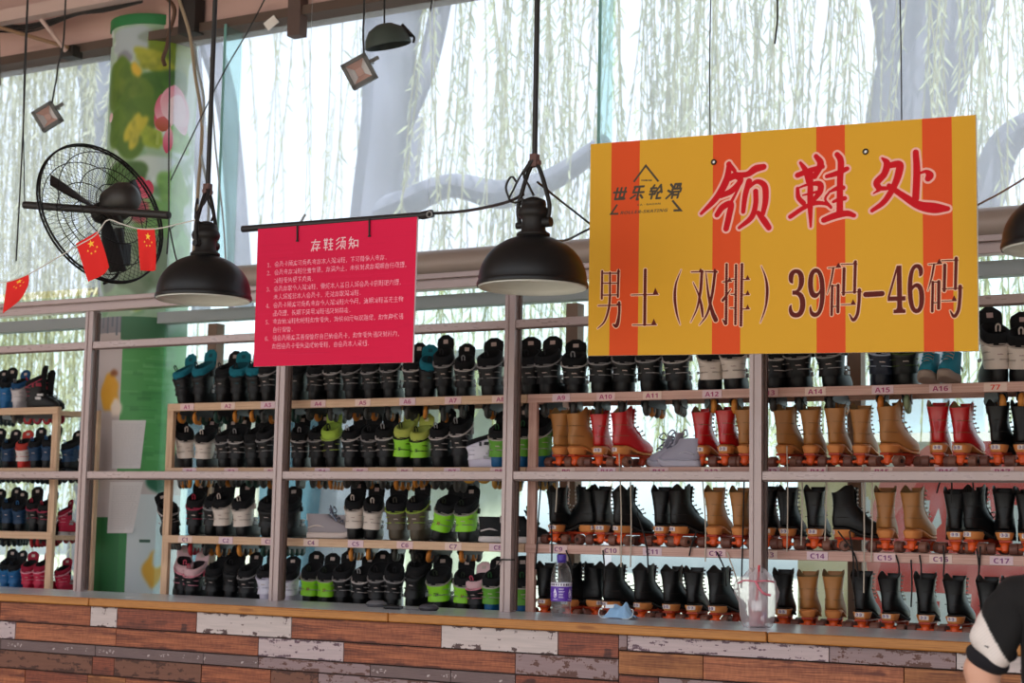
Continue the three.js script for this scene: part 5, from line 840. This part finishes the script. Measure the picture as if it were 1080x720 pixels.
const INLINE = {
  blackTeal: [{ shell: 0x141416, liner: 0x1b7f92, tongue: 0x1d8698, inside: 0x125763, strap: 0x17171a, wheel: 0xc27a2e, wheel2: 0x2c4a3c, tab: 0x0e5a68, edge: 0x222326 }, 'black inline skate with teal liner'],
  black: [{ shell: 0x131315, liner: 0x18181b, strap: 0x1d1d20, edge: 0x8d8887, wheel: 0x3a3a38, wheel2: 0xb9722e, tab: 0xb09a92 }, 'black inline skate'],
  blackPlain: [{ shell: 0x101012, liner: 0x151517, strap: 0x18181b, edge: 0x1d1d20, wheel: 0x2f5248, wheel2: 0x2f5248, tab: 0x9a8f8b }, 'all-black inline skate with green wheels'],
  blackGrey: [{ shell: 0x17171a, liner: 0x121214, strap: 0x7c7a7b, edge: 0xb3aaa6, wheel: 0x444341, wheel2: 0x444341, buckle: 0xb9bcc4 }, 'black inline skate with grey strap'],
  white: [{ shell: 0x1a1a1c, cuff: 0xcdbfb4, liner: 0x141416, strap: 0xb8aaa0, edge: 0xa89b92, wheel: 0xc77f35, wheel2: 0x33302d, tab: 0xa88f8a }, 'off-white inline skate with black liner'],
  whitePurple: [{ shell: 0xc6bfd0, cuff: 0xd6d2de, liner: 0x17171b, strap: 0x303037, edge: 0xb4aec2, wheel: 0xb98a2f }, 'pale lilac inline skate with black liner'],
  lime: [{ shell: 0x17191a, cuff: 0x86c928, liner: 0x16171a, strap: 0x1d2a16, edge: 0x8f8b80, wheel: 0xb9702a, wheel2: 0x33353a }, 'lime green inline skate with black liner'],
  limePale: [{ shell: 0x17191a, cuff: 0x8dcc33, liner: 0xa3ab4f, tongue: 0xa9b052, inside: 0x8f9a48, strap: 0x22301a, edge: 0x17191a, wheel: 0xc27a2e, tab: 0xc8c79a }, 'lime green inline skate with olive liner'],
  limeLined: [{ shell: 0x131315, liner: 0x9cb845, tongue: 0xa5bf4f, inside: 0x7c9439, strap: 0x1d1d20, edge: 0x9cb052, wheel: 0xb9722e }, 'black inline skate with lime lining'],
  greenBlue: [{ shell: 0x1f6ea8, cuff: 0x5d9a2f, liner: 0x17181b, strap: 0x2a5a34, edge: 0xa9a198, wheel: 0xb98a3f }, 'green and blue inline skate'],
  olive: [{ shell: 0x4f4638, cuff: 0x574d3f, liner: 0x17161a, strap: 0x3a352c, edge: 0x8aa03c, wheel: 0x37352f }, 'olive brown inline boot with lime trim'],
  blackRed: [{ shell: 0x141315, liner: 0x1a1517, strap: 0x8f1f34, edge: 0xa2304a, wheel: 0xa5242c, wheel2: 0x8f1f34, buckle: 0xc9c5c4 }, 'black inline skate with red trim'],
  pink: [{ shell: 0x17161a, cuff: 0x1c1a1e, liner: 0xc9a3a6, tongue: 0xd0aeb0, inside: 0x2a2024, strap: 0xb7475c, edge: 0xd88a98, wheel: 0x3a302c }, 'black inline skate with pink liner'],
  kidBlue: [{ shell: 0x1f74b4, liner: 0x14181d, strap: 0x1a2a3a, edge: 0x2b86c4, wheel: 0x2b3a44, frame: 0xc9cdd2 }, 'small bright blue inline skate'],
  kidBlackBlue: [{ shell: 0x15181c, cuff: 0x1a3f63, liner: 0x14161a, strap: 0x2d6ea5, edge: 0x24507a, wheel: 0x23303a, buckle: 0xd5d9dc, frame: 0x1f2a33 }, 'small black and blue inline skate'],
  kidRed: [{ shell: 0xb0193a, cuff: 0xb91c40, liner: 0x8a1830, strap: 0x2a1a1e, edge: 0xd99aa6, wheel: 0x8a2030, frame: 0xcac4c2 }, 'small crimson inline skate'],
  kidWhite: [{ shell: 0xc9302a, cuff: 0xcfc3be, liner: 0xa8382f, strap: 0x3a3a3f, edge: 0xb9483f, wheel: 0x555049 }, 'small white and red inline skate'],
  kidWhiteBlue: [{ shell: 0xb9b2b4, cuff: 0xc4bcbc, liner: 0x1d4f7c, tongue: 0x1f5684, strap: 0x6a6668, edge: 0x8a8688, wheel: 0x6d675c }, 'small pale inline skate with blue liner'],
  navy: [{ shell: 0x1b2130, cuff: 0x222a3c, liner: 0x131418, strap: 0x8f96a8, edge: 0x9aa2b2, wheel: 0xc0702c, wheel2: 0xd0a040, lace: 0xc9cbd2 }, 'dark navy inline skate with silver straps'],
  blackLime: [{ shell: 0x151613, liner: 0x2a3016, strap: 0x6fae2a, edge: 0x3a4a1e, wheel: 0x7d8a6a, buckle: 0x79bd2d, lace: 0x9a9a92 }, 'black inline skate with lime green clips'],
};
// ---------------------------------------------------------------- low shoes
const shoeGeo = (() => {
  const N = 28, body = loft([[0.022, 0.036, -0.225, 0.033, 0.042], [0.04, 0.04, -0.228, 0.036, 0.046], [0.06, 0.04, -0.2, 0.036, 0.042], [0.078, 0.041, -0.145, 0.036, 0.037], [0.096, 0.043, -0.1, 0.035, 0.035], [0.115, 0.047, -0.085, 0.036, 0.034], [0.112, 0.038, -0.076, 0.028, 0.028], [0.06, 0.03, -0.08, 0.026, 0.026]].map((a) => bootRing(...a, N)), true, true);
  const sole = loft([[0, 0.04, -0.22, 0.035, 0.044], [0.006, 0.046, -0.232, 0.04, 0.05], [0.02, 0.045, -0.234, 0.04, 0.051], [0.028, 0.042, -0.232, 0.038, 0.049]].map(([h, a, b, c, d]) => bootRing(h, a, b, c, d, N, (q, z) => 0.014 * smoothstep(-z, 0.16, 0.24))), true, true);
  const tongue = (() => { const r = []; for (let i = 0; i <= 6; i++) { const f = i / 6, q = []; for (let j = 0; j < 10; j++) { const a = j / 10 * 2 * PI; q.push(V(Math.cos(a) * (0.022 + 0.008 * f), 0.08 + f * 0.06, -0.13 + f * 0.045 + Math.sin(a) * 0.006)); } r.push(q); } return loft(r); })();
  const laces = join([0, 1, 2, 3].map((i) => wire([V(-0.026, 0.078 + i * 0.013, -0.16 + i * 0.02), V(0, 0.087 + i * 0.013, -0.164 + i * 0.02), V(0.026, 0.08 + i * 0.013, -0.155 + i * 0.02)], 0.004, 6, 4)).concat([wire([V(0, 0.125, -0.1), V(-0.05, 0.15, -0.1), V(-0.07, 0.13, -0.11), V(-0.03, 0.12, -0.11), V(0, 0.123, -0.1)], 0.0035, 20, 5), wire([V(0, 0.125, -0.1), V(0.05, 0.155, -0.1), V(0.075, 0.135, -0.11), V(0.03, 0.12, -0.11), V(0, 0.123, -0.1)], 0.0035, 20, 5)]));
  const tab = join([box(0.012, 0.03, 0.006, 0, 0.1, 0.044), wire([V(-0.03, 0.05, 0.03), V(-0.036, 0.06, -0.02), V(-0.036, 0.05, -0.08)], 0.004, 10, 4), wire([V(0.03, 0.05, 0.03), V(0.036, 0.06, -0.02), V(0.036, 0.05, -0.08)], 0.004, 10, 4)]);
  return { body, sole, tongue, laces, tab };
})();
function makeShoe(up, sole, lace, tongue) { const t = new THREE.Group(); part('upper', shoeGeo.body, mat(up, 0.7), t); part('sole', shoeGeo.sole, mat(sole, 0.7), t); part('tongue', shoeGeo.tongue, mat(tongue, 0.8), t); part('laces', shoeGeo.laces, mat(lace, 0.8), t); part('trim_band', shoeGeo.tab, mat(sole, 0.6), t); return t; }
const SHOES = { teal: [[0x1b93ab, 0x8d7d72, 0x1488a0, 0xb59c93], 'teal lace-up sneaker with grey sole'], grey: [[0x9d9bab, 0xb4b2c0, 0x8d8b9c, 0xa9a7b6], 'pale grey running shoe'], white: [[0x9a9296, 0xd0bfb8, 0x6b6f80, 0x8f98ac], 'grey sneaker with thick white sole'], red: [[0xb9b0b4, 0xd6cdca, 0xd23328, 0x2a3850], 'white sneaker with red laces'], blackGreen: [[0x1c2022, 0xcdc4c2, 0x2f9a62, 0x23282a], 'black sneaker with green laces'], };
const QUADS = { tan: 'tan lace-up quad skate', red: 'red lace-up quad skate', black: 'black lace-up quad skate' };

// ---------------------------------------------------------------- where each one stands: [photo x of the heel, turn of the toe in degrees to the right, kind, extra]
const ORD = ['first', 'second', 'third', 'fourth', 'fifth', 'sixth', 'seventh', 'eighth', 'ninth', 'tenth', 'eleventh', 'twelfth', 'thirteenth', 'fourteenth', 'fifteenth', 'sixteenth', 'seventeenth', 'eighteenth', 'nineteenth', 'twentieth'];
const ROWS = {
  right: {
    2: [[590, 20, 'tan'], [607, 42, 'tan'], [632, 8, 'red'], [654, 42, 'red'], [722, -78, 'shoe:grey', { dz: -0.07 }], [731, -70, 'shoe:grey', { dz: 0.02 }], [740, 14, 'red'], [765, 16, 'red'], [786, 10, 'tan'], [827, 26, 'tan'], [855, 14, 'tan'], [881, 16, 'tan'], [908, 18, 'tan'], [937, 44, 'tan'], [990, 8, 'red'], [1014, 26, 'red'], [1053, 20, 'black'], [1079, 10, 'black']],
    3: [[586, 20, 'black'], [621, -68, 'black', { dz: -0.05 }], [634, 8, 'black'], [655, 46, 'black'], [697, 8, 'black'], [715, 42, 'black'], [753, 18, 'tan'], [780, 12, 'tan'], [809, 6, 'black'], [830, 18, 'black'], [859, 12, 'black'], [888, 58, 'black'], [934, 8, 'tan'], [962, 26, 'tan'], [1008, 8, 'black'], [1026, 40, 'black'], [1060, 8, 'black'], [1084, 8, 'black']],
    4: [[574, 12, 'black'], [600, 30, 'black'], [628, -60, 'black', { dz: -0.06 }], [644, 44, 'black'], [677, 36, 'black'], [707, 26, 'black'], [731, 10, 'black'], [756, 36, 'black'], [826, 2, 'black'], [852, 6, 'tan'], [879, 6, 'tan'], [909, 16, 'black'], [938, 22, 'black'], [976, 10, 'black'], [1007, 22, 'black'], [1042, 18, 'black'], [1069, 8, 'black']],
    1: [[578, 20, 'black'], [606, 14, 'blackGrey'], [633, 10, 'black'], [657, 14, 'black'], [685, 20, 'black'], [715, 26, 'blackGrey'], [751, 4, 'white'], [775, 12, 'white'], [818, 20, 'blackGrey'], [843, 16, 'black'], [878, 30, 'black'], [930, 14, 'navy'], [956, 20, 'blackLime'], [984, 172, 'shoe:teal', { dz: 0.02 }], [1007, 176, 'shoe:teal', { dz: 0.02 }], [1053, 8, 'white', { up: 1.18 }], [1078, 16, 'white', { up: 1.12 }]],
  },
  middle: {
    1: [[196, 30, 'blackTeal', { roll: 0.1 }], [213, 24, 'blackTeal'], [236, 30, 'blackPlain'], [252, 10, 'blackTeal'], [270, 20, 'blackTeal'], [284, 24, 'black'], [313, 10, 'blackPlain'], [333, 24, 'black'], [352, 20, 'blackGrey'], [372, 26, 'black'], [392, 20, 'black'], [412, 16, 'black'], [434, 16, 'blackGrey'], [450, 10, 'blackTeal'], [469, 6, 'black', { up: 1.08 }], [489, 14, 'blackGrey'], [517, 22, 'black', { up: 1.08 }], [558, 6, 'black']],
    2: [[197, -14, 'white', { roll: 0.16 }], [214, 16, 'white'], [238, 20, 'black'], [250, 14, 'blackGrey'], [268, 20, 'blackPlain'], [282, 20, 'black'], [316, 8, 'blackGrey'], [335, 16, 'black'], [351, 16, 'limeLined'], [371, 24, 'blackGrey'], [391, 20, 'black'], [407, 14, 'blackGrey', { up: 1.04 }], [424, 26, 'limePale', { mark: 0 }], [443, 24, 'limePale', { mark: 0 }], [464, 34, 'blackGrey'], [486, 26, 'blackGrey', { up: 1.08 }], [504, 60, 'whitePurple', { up: 0.75, dz: 0.01 }], [526, 12, 'greenBlue'], [549, 10, 'greenBlue'], [570, 30, 'greenBlue']],
    3: [[183, -60, 'blackGrey', { roll: 0.2, up: 0.85 }], [204, 10, 'blackRed'], [222, 24, 'black'], [234, 10, 'white'], [256, 26, 'white'], [282, 20, 'blackPlain'], [305, 16, 'blackPlain', { up: 0.92 }], [331, 70, 'shoe:white', { dz: 0.03 }], [353, 74, 'shoe:red', { dz: -0.08 }], [373, 4, 'white'], [391, 14, 'white'], [418, 14, 'olive'], [440, 16, 'olive', { up: 0.96 }], [461, 34, 'lime', { roll: -0.2, mark: 3 }], [491, 26, 'lime', { up: 0.95 }], [513, 70, 'shoe:blackGreen', { dz: -0.02 }], [536, 66, 'shoe:blackGreen', { dz: 0.03 }]],
    4: [[190, 0, 'pink'], [201, 20, 'pink'], [224, 16, 'blackPlain', { up: 1.05 }], [242, 20, 'blackPlain', { up: 1.12 }], [260, 20, 'black'], [281, 26, 'whitePurple'], [304, 20, 'whitePurple', { up: 0.92 }], [325, 18, 'lime', { mark: 3 }], [343, 14, 'lime', { mark: 2 }], [361, 14, 'black', { up: 1.1 }], [379, 14, 'blackGrey'], [397, 14, 'black', { up: 1.06 }], [413, 10, 'black'], [434, 24, 'blackPlain', { up: 1.22, roll: -0.15 }], [463, 26, 'lime', { mark: 1 }], [487, 18, 'lime', { mark: 2 }], [503, 40, 'pink', { up: 0.9 }], [518, 26, 'greenBlue'], [552, 14, 'greenBlue']],
  },
  left: {
    1: [[-4, 10, 'kidBlue'], [6, 12, 'kidBlue'], [20, 24, 'kidWhiteBlue'], [36, 70, 'blackRed', { k: 0.82 }], [46, 78, 'blackRed', { k: 0.8, dz: -0.1 }]],
    2: [[-6, 10, 'kidBlackBlue'], [8, 16, 'kidBlackBlue'], [24, 14, 'kidWhite'], [38, 24, 'kidBlackBlue'], [50, 20, 'kidBlackBlue'], [73, 30, 'kidBlackBlue', { dz: -0.1 }]],
    3: [[-6, 10, 'kidBlackBlue'], [7, 14, 'kidBlackBlue'], [20, 12, 'kidBlackBlue'], [35, 10, 'blackRed', { k: 0.84 }], [45, 14, 'blackRed', { k: 0.84 }], [66, 50, 'kidRed', { k: 0.6, dz: -0.12 }]],
    4: [[3, 14, 'kidBlue'], [14, 14, 'kidBlue'], [28, 14, 'kidRed'], [40, 18, 'kidRed'], [64, 30, 'kidRed', { dz: -0.12, k: 0.7 }]],
  },
};
const protos = {}, rowName = [null, 'top', 'second', 'third', 'bottom'];
for (const side of ['right', 'middle', 'left']) for (const r of [1, 2, 3, 4]) {
  const list = ROWS[side][r].map(([px, turn, kind, o = {}]) => {
    const quad = side === 'right' && r > 1 && kind in QUADS, shoe = kind.startsWith('shoe:'), look = quad ? QUADS[kind].replace(' wheels base', ' wheels') : shoe ? SHOES[kind.slice(5)][1] : INLINE[kind][1];
    turn = shoe || Math.abs(turn) > 50 ? turn : quad ? turn - 18 : turn - 34;
    return { px, turn, kind, o, quad, shoe, look };
  });
  const count = {}; list.forEach((s) => { count[s.look] = (count[s.look] ?? 0) + 1; });
  const seen = {};
  for (const s of list) {
    const gap = Math.min(...list.filter((q) => q !== s).map((q) => Math.abs(q.px - s.px))); // room to the next pair
    const key = (s.quad ? 'quad ' : '') + s.kind + (s.o.mark ?? '');
    if (!protos[key]) protos[key] = s.quad ? makeQuad(s.kind) : s.shoe ? makeShoe(...SHOES[s.kind.slice(5)][0]) : makeInline({ ...INLINE[s.kind][0], mark: s.o.mark });
    const n = seen[s.look] = (seen[s.look] ?? 0) + 1, o = protos[key].clone();
    o.name = numbered(s.quad ? 'quad_skate' : s.shoe ? 'sneaker' : 'inline_skate');
    const k = s.o.k ?? (s.kind.startsWith('kid') ? 0.82 : 1), zz = ZF - (s.quad || s.shoe ? 0.075 : 0.112) + (s.o.dz ?? 0), y = SHELF[r - 1];
    const p = at(s.px, [417, 490, 580, 655][r - 1], zz);
    o.position.set(p.x, y + 0.001, zz); o.rotation.set(0, -s.turn * PI / 180 + (s.quad || s.shoe ? rr(-0.05, 0.05) : rr(-0.16, 0.16)), (s.o.roll ?? 0) + (s.quad || s.shoe ? 0 : rr(-0.07, 0.07)), 'YXZ');
    o.scale.set(s.quad ? 1.1 : s.shoe ? 1 : k * clamp(gap / (FOCAL / 9.2) / 0.102, 1.04, 1.26), k * (s.o.up ?? 1) * (s.quad ? rr(0.98, 1.02) : rr(0.94, 1.07)) * (r === 4 ? 0.93 : 1) * (s.shoe ? 1.22 : 1) * (s.quad || s.shoe ? 1 : 1.06), k);
    const where = `on ${side} rack's ${rowName[r]} shelf`;
    tag(o, count[s.look] > 1 ? `${s.look}, ${ORD[n - 1]} from left ${where}` : `${s.look} ${where}`, s.shoe ? 'shoe' : 'skate', s.quad ? `quad skates ${where}` : s.shoe ? `shoes ${where}` : `inline skates ${where}`);
    shade(o); scene.add(o);
  }
}
const laceN = [0, 0];
// laces that dangle from the shelf rails of the right rack: [x, y0, y1, sag, dark]
[[571, 505, 600, -6, 1], [578, 500, 592, 4, 1], [588, 500, 540, -2, 0], [597, 580, 606, 6, 1], [636, 580, 612, 1, 1], [653, 478, 598, 2, 0], [665, 508, 598, 0, 0], [672, 540, 604, 12, 1], [735, 560, 586, -8, 1], [741, 506, 592, 3, 0], [756, 582, 618, 10, 1], [767, 582, 650, 14, 0], [785, 505, 620, -3, 1], [830, 470, 582, 0, 0], [846, 500, 575, -1, 0], [868, 500, 522, 4, 0], [872, 490, 570, -2, 0], [884, 560, 610, 22, 1], [896, 560, 614, 4, 1], [910, 490, 625, 1, 0], [920, 496, 592, -1, 0], [945, 585, 608, 3, 1], [961, 590, 640, 0, 1], [970, 585, 612, 1, 1], [995, 575, 608, 0, 1], [996, 500, 520, -8, 1], [1003, 497, 530, 0, 1], [1024, 500, 524, 2, 1], [1030, 578, 612, 2, 1], [1034, 576, 610, -2, 1]].forEach(([x, a, b, sag, dark], i) => {
  const z = ZF + 0.03, p = at(x, a, z), q = at(x + sag, b, z), m = p.clone().lerp(q, 0.5); m.x += sag * 0.0012 + 0.004;
  single('dangling_lace', wire([p, m, q], dark ? 0.0042 : 0.0036, 14, 5), dark ? M.lace : M.paleLace, `${dark ? 'black' : 'pale'} bootlace dangling in the right rack, ${['first', 'second', 'third', 'fourth', 'fifth', 'sixth', 'seventh', 'eighth', 'ninth', 'tenth', 'eleventh', 'twelfth', 'thirteenth', 'fourteenth', 'fifteenth', 'sixteenth', 'seventeenth', 'eighteenth', 'nineteenth'][laceN[dark]++]} of the ${dark ? 'black' : 'pale'} ones from left`, 'lace', 'bootlaces hanging in the right rack');
});
// ---------------------------------------------------------------- the person at the right edge: mostly outside the picture, left arm hanging with the sleeve pushed up
function field(prims, lo, hi, cell, blend = 0.03) { // capsules [a, b, ra, rb, sx?] joined smoothly and meshed
  const size = Math.max(hi.x - lo.x, hi.y - lo.y, hi.z - lo.z), res = Math.ceil(size / cell), mc = new MarchingCubes(res, new THREE.MeshBasicMaterial(), false, false, 400000), c = lo.clone().add(hi).multiplyScalar(0.5), h = size / 2, p = V(0, 0, 0), ab = V(0, 0, 0), ap = V(0, 0, 0);
  mc.isolation = 0;
  for (let k = 0; k < res; k++) for (let j = 0; j < res; j++) for (let i = 0; i < res; i++) {
    p.set(c.x + (i - res / 2) / (res / 2) * h, c.y + (j - res / 2) / (res / 2) * h, c.z + (k - res / 2) / (res / 2) * h);
    let d = 9;
    for (const q of prims) {
      ab.subVectors(q[1], q[0]); ap.subVectors(p, q[0]); const t = clamp(ap.dot(ab) / Math.max(1e-9, ab.lengthSq()), 0, 1), fl = q[4] ?? 1;
      ap.addScaledVector(ab, -t); const e = Math.hypot(ap.x, ap.y, ap.z / fl) - lerp(q[2], q[3], t), m = clamp(0.5 + 0.5 * (d - e) / blend, 0, 1);
      d = lerp(d, e, m) - blend * m * (1 - m);
    }
    mc.field[i + j * res + k * res * res] = -d;
  }
  mc.update();
  const n = mc.count, g = new THREE.BufferGeometry(), P = mc.positionArray.slice(0, n * 3);
  for (let i = 0; i < n; i++) { P[i * 3] = P[i * 3] * h + c.x; P[i * 3 + 1] = P[i * 3 + 1] * h + c.y; P[i * 3 + 2] = P[i * 3 + 2] * h + c.z; }
  g.setAttribute('position', new THREE.BufferAttribute(P, 3));
  const w = mergeVertices(g, 1e-5); w.computeVertexNormals(); return w;
}
{
  const z0 = 2.6, el = at(1036, 706, z0), sh = at(1073, 630, z0), t = thing('person', 'person in a black and cream knit sweater with pushed up sleeve leaning at the counter', 'person', [0, 0, 0]);
  const body = V(sh.x + 0.175, 0, z0 - 0.02), B = (x, y, z) => V(body.x + x, y, body.z + z);
  const wrist = el.clone().add(V(0.03, -0.25, 0.05));
  const hip = 0.9, shR = B(0.2, sh.y, 0);
  const skin = [[B(0, 0.95, 0), B(0, 1.2, 0), 0.13, 0.14, 0.75], [B(0, 1.2, 0), B(0, 1.36, 0), 0.14, 0.09, 0.75], [B(0, 1.36, 0), B(0, 1.5, -0.02), 0.055, 0.052], [sh, el, 0.05, 0.046], [el, wrist, 0.048, 0.028], [shR, B(0.26, 1.08, 0.02), 0.052, 0.04], [B(0.26, 1.08, 0.02), B(0.22, 0.86, -0.1), 0.04, 0.026],
    [B(-0.08, hip, 0), B(-0.09, 0.5, 0), 0.088, 0.056], [B(-0.09, 0.5, 0), B(-0.09, 0.09, 0.02), 0.055, 0.036], [B(0.08, hip, 0), B(0.09, 0.5, 0), 0.088, 0.056], [B(0.09, 0.5, 0), B(0.09, 0.09, 0.02), 0.055, 0.036], [B(-0.09, 0.05, 0.03), B(-0.09, 0.03, -0.14), 0.036, 0.026], [B(0.09, 0.05, 0.03), B(0.09, 0.03, -0.14), 0.036, 0.026], [B(-0.09, 0.09, 0.02), B(-0.09, 0.05, 0.03), 0.037, 0.037], [B(0.09, 0.09, 0.02), B(0.09, 0.05, 0.03), 0.037, 0.037]];
  const hand = (w, s) => { // palm, thumb and four fingers of one hand hanging down, lightly curled
    const P = (x, y, z) => w.clone().add(V(x, y, z)), out = [[P(0, 0, 0), P(0, -0.07, 0), 0.026, 0.03]];
    [[-0.027, 0.05], [-0.009, 0.06], [0.009, 0.056], [0.026, 0.044]].forEach(([z, l]) => out.push([P(0, -0.085, z), P(s * 0.004, -0.085 - l * 0.6, z), 0.0095, 0.0085], [P(s * 0.004, -0.085 - l * 0.6, z), P(s * 0.022, -0.085 - l * 1.3, z), 0.0085, 0.007]));
    out.push([P(0, -0.025, -0.02), P(s * 0.008, -0.06, -0.047), 0.012, 0.01], [P(s * 0.008, -0.06, -0.047), P(s * 0.014, -0.092, -0.052), 0.01, 0.008]); return out;
  };
  const hc = B(0, 1.6, -0.03);
  const head = [[hc.clone().add(V(0, 0.03, 0.02)), hc.clone().add(V(0, 0.035, -0.015)), 0.083, 0.083], [hc.clone().add(V(0, -0.05, -0.035)), hc.clone().add(V(0, -0.075, -0.055)), 0.058, 0.04], [hc.clone().add(V(0, 0.005, -0.1)), hc.clone().add(V(0, -0.025, -0.108)), 0.009, 0.014], [hc.clone().add(V(-0.02, -0.055, -0.094)), hc.clone().add(V(0.02, -0.055, -0.094)), 0.008, 0.008], [hc.clone().add(V(-0.082, 0.01, 0.01)), hc.clone().add(V(-0.082, -0.03, 0.01)), 0.012, 0.008], [hc.clone().add(V(0.082, 0.01, 0.01)), hc.clone().add(V(0.082, -0.03, 0.01)), 0.012, 0.008]];
  const skinM = std(0xdca68c, 0.55);
  const geoms = [field(skin, V(body.x - 0.8, -0.02, body.z - 0.8), V(body.x + 0.8, 1.6, body.z + 0.8), 0.0125, 0.03)];
  const rH = B(0.22, 0.86, -0.1);
  for (const [w, s] of [[wrist, 1], [rH, -1]]) geoms.push(field(hand(w, s), w.clone().add(V(-0.1, -0.18, -0.1)), w.clone().add(V(0.1, 0.02, 0.1)), 0.0032, 0.006));
  geoms.push(field(head, hc.clone().add(V(-0.15, -0.15, -0.15)), hc.clone().add(V(0.15, 0.15, 0.15)), 0.0045, 0.02));
  const bodyMesh = part('body', geoms, skinM, t);
  for (const s of [-1, 1]) part('eye', new THREE.SphereGeometry(0.011, 12, 10).translate(hc.x + s * 0.03, hc.y + 0.012, hc.z - 0.089), std(0x2a201c, 0.3), t);
  // hair, trousers, shoes
  part('hair', field([[hc.clone().add(V(0, 0.05, 0.03)), hc.clone().add(V(0, 0.05, 0.0)), 0.092, 0.088], [hc.clone().add(V(0, 0.0, 0.06)), hc.clone().add(V(0, -0.14, 0.06)), 0.07, 0.05]], hc.clone().add(V(-0.22, -0.22, -0.22)), hc.clone().add(V(0.22, 0.22, 0.22)), 0.008, 0.03), std(0x17120f, 0.6), t);
  part('trousers', field([[B(0, 0.97, 0), B(0, 0.9, 0), 0.145, 0.15, 0.8], [B(-0.08, hip, 0), B(-0.09, 0.5, 0), 0.098, 0.07], [B(-0.09, 0.5, 0), B(-0.09, 0.14, 0.01), 0.07, 0.058], [B(0.08, hip, 0), B(0.09, 0.5, 0), 0.098, 0.07], [B(0.09, 0.5, 0), B(0.09, 0.14, 0.01), 0.07, 0.058]], V(body.x - 0.55, 0, body.z - 0.55), V(body.x + 0.55, 1.1, body.z + 0.55), 0.016, 0.03), std(0x23262c, 0.8), t);
  for (const s of [-1, 1]) part('shoe', field([[B(s * 0.09, 0.06, 0.04), B(s * 0.09, 0.04, -0.16), 0.05, 0.036]], B(s * 0.09 - 0.16, -0.1, -0.22), B(s * 0.09 + 0.16, 0.22, 0.1), 0.01, 0.01), std(0xe8e4e0, 0.6), t);
  // sweater: black yoke over cream, cut where the colours meet; the sleeve is bunched above the elbow
  const up = (f) => sh.clone().lerp(el, f), bunch = [];
  for (let i = 0; i < 6; i++) { const f = 0.2 + i * 0.09; bunch.push([up(f).add(V(-0.018, 0.022, 0.02)), up(f + 0.03).add(V(0.016, -0.022, 0.022)), 0.044 + 0.004 * (i % 2), 0.042], [up(f), up(f + 0.05), 0.05, 0.05]); }
  const sweater = field([[B(0, 0.88, 0), B(0, 1.2, 0), 0.17, 0.17, 0.75], [B(0, 1.2, 0), B(0, sh.y - 0.03, 0), 0.17, 0.12, 0.75], [sh.clone(), B(-0.05, sh.y, 0), 0.064, 0.09], [shR, B(0.05, sh.y, 0), 0.068, 0.09], [shR, B(0.26, 1.06, 0.02), 0.07, 0.062], [B(0.26, 1.06, 0.02), B(0.225, 0.9, -0.08), 0.058, 0.042], [B(0, 1.36, 0), B(0, 1.41, -0.01), 0.078, 0.074]], V(body.x - 0.55, 0.72, body.z - 0.4), V(body.x + 0.55, 1.5, body.z + 0.4), 0.0115, 0.022);
  const s1 = at(1037, 640, z0), s2 = at(1064, 691, z0), yCut = at(1072, 684, z0).y, black = new THREE.Color(0x141213), cream = new THREE.Color(0xefe3dc), q = V(0, 0, 0), axis = el.clone().sub(sh).normalize();
  
  const paint = (g) => { // the knit's own colours: a slanting seam on the sleeve, a yoke line on the chest
    const pa = g.attributes.position, colr = new Float32Array(pa.count * 3);
    for (let i = 0; i < pa.count; i++) {
      q.fromBufferAttribute(pa, i); const arm = q.x < body.x - 0.135;
      const c = arm ? ((q.x - s1.x) * (s2.y - s1.y) - (q.y - s1.y) * (s2.x - s1.x) > 0 && q.y < s1.y + 0.02 ? cream : black) : (q.y > yCut ? black : cream);
      const rib = 0.93 + 0.07 * Math.sin(q.y * 900 + q.x * 500); colr.set([c.r * rib, c.g * rib, c.b * rib], i * 3);
    }
    g.setAttribute('color', new THREE.BufferAttribute(colr, 3)); return g;
  };
  const knitMat = phy(0xffffff, 0.9, { vertexColors: true, sheen: 0.3, sheenRoughness: 0.6 });
  part('sleeve', paint(field([[sh, B(-0.07, sh.y, 0), 0.064, 0.085], [sh, up(0.25), 0.062, 0.057], ...bunch], sh.clone().add(V(-0.2, -0.26, -0.17)), sh.clone().add(V(0.16, 0.1, 0.17)), 0.0042, 0.008)), knitMat, t);
  part('sweater', paint(sweater), knitMat, t);
  // ribbed cuff, rolled twice
  const cuffQ = new THREE.Quaternion().setFromUnitVectors(V(0, 1, 0), axis), rings = [];
  for (let i = 0; i <= 24; i++) { const f = i / 24, r = 0.058 + 0.012 * Math.abs(Math.sin(f * PI * 2)) - 0.004 * f, ring = []; for (let j = 0; j < 40; j++) { const a = j / 40 * 2 * PI, k = r * (1 + 0.025 * Math.sin(a * 20) + 0.05 * Math.sin(a * 2 + f * 4)); ring.push(V(Math.cos(a) * k, f * 0.09, Math.sin(a) * k).applyQuaternion(cuffQ).add(up(0.58))); } rings.push(ring); }
  rings.push(rings[24].map((v) => v.clone().lerp(up(0.58).addScaledVector(axis, 0.08), 0.22)));
  part('cuff', loft(rings, false, false), phy(0x16131a, 0.95, { sheen: 0.3, side: THREE.DoubleSide }), t);
}
renderer.render(scene, camera);
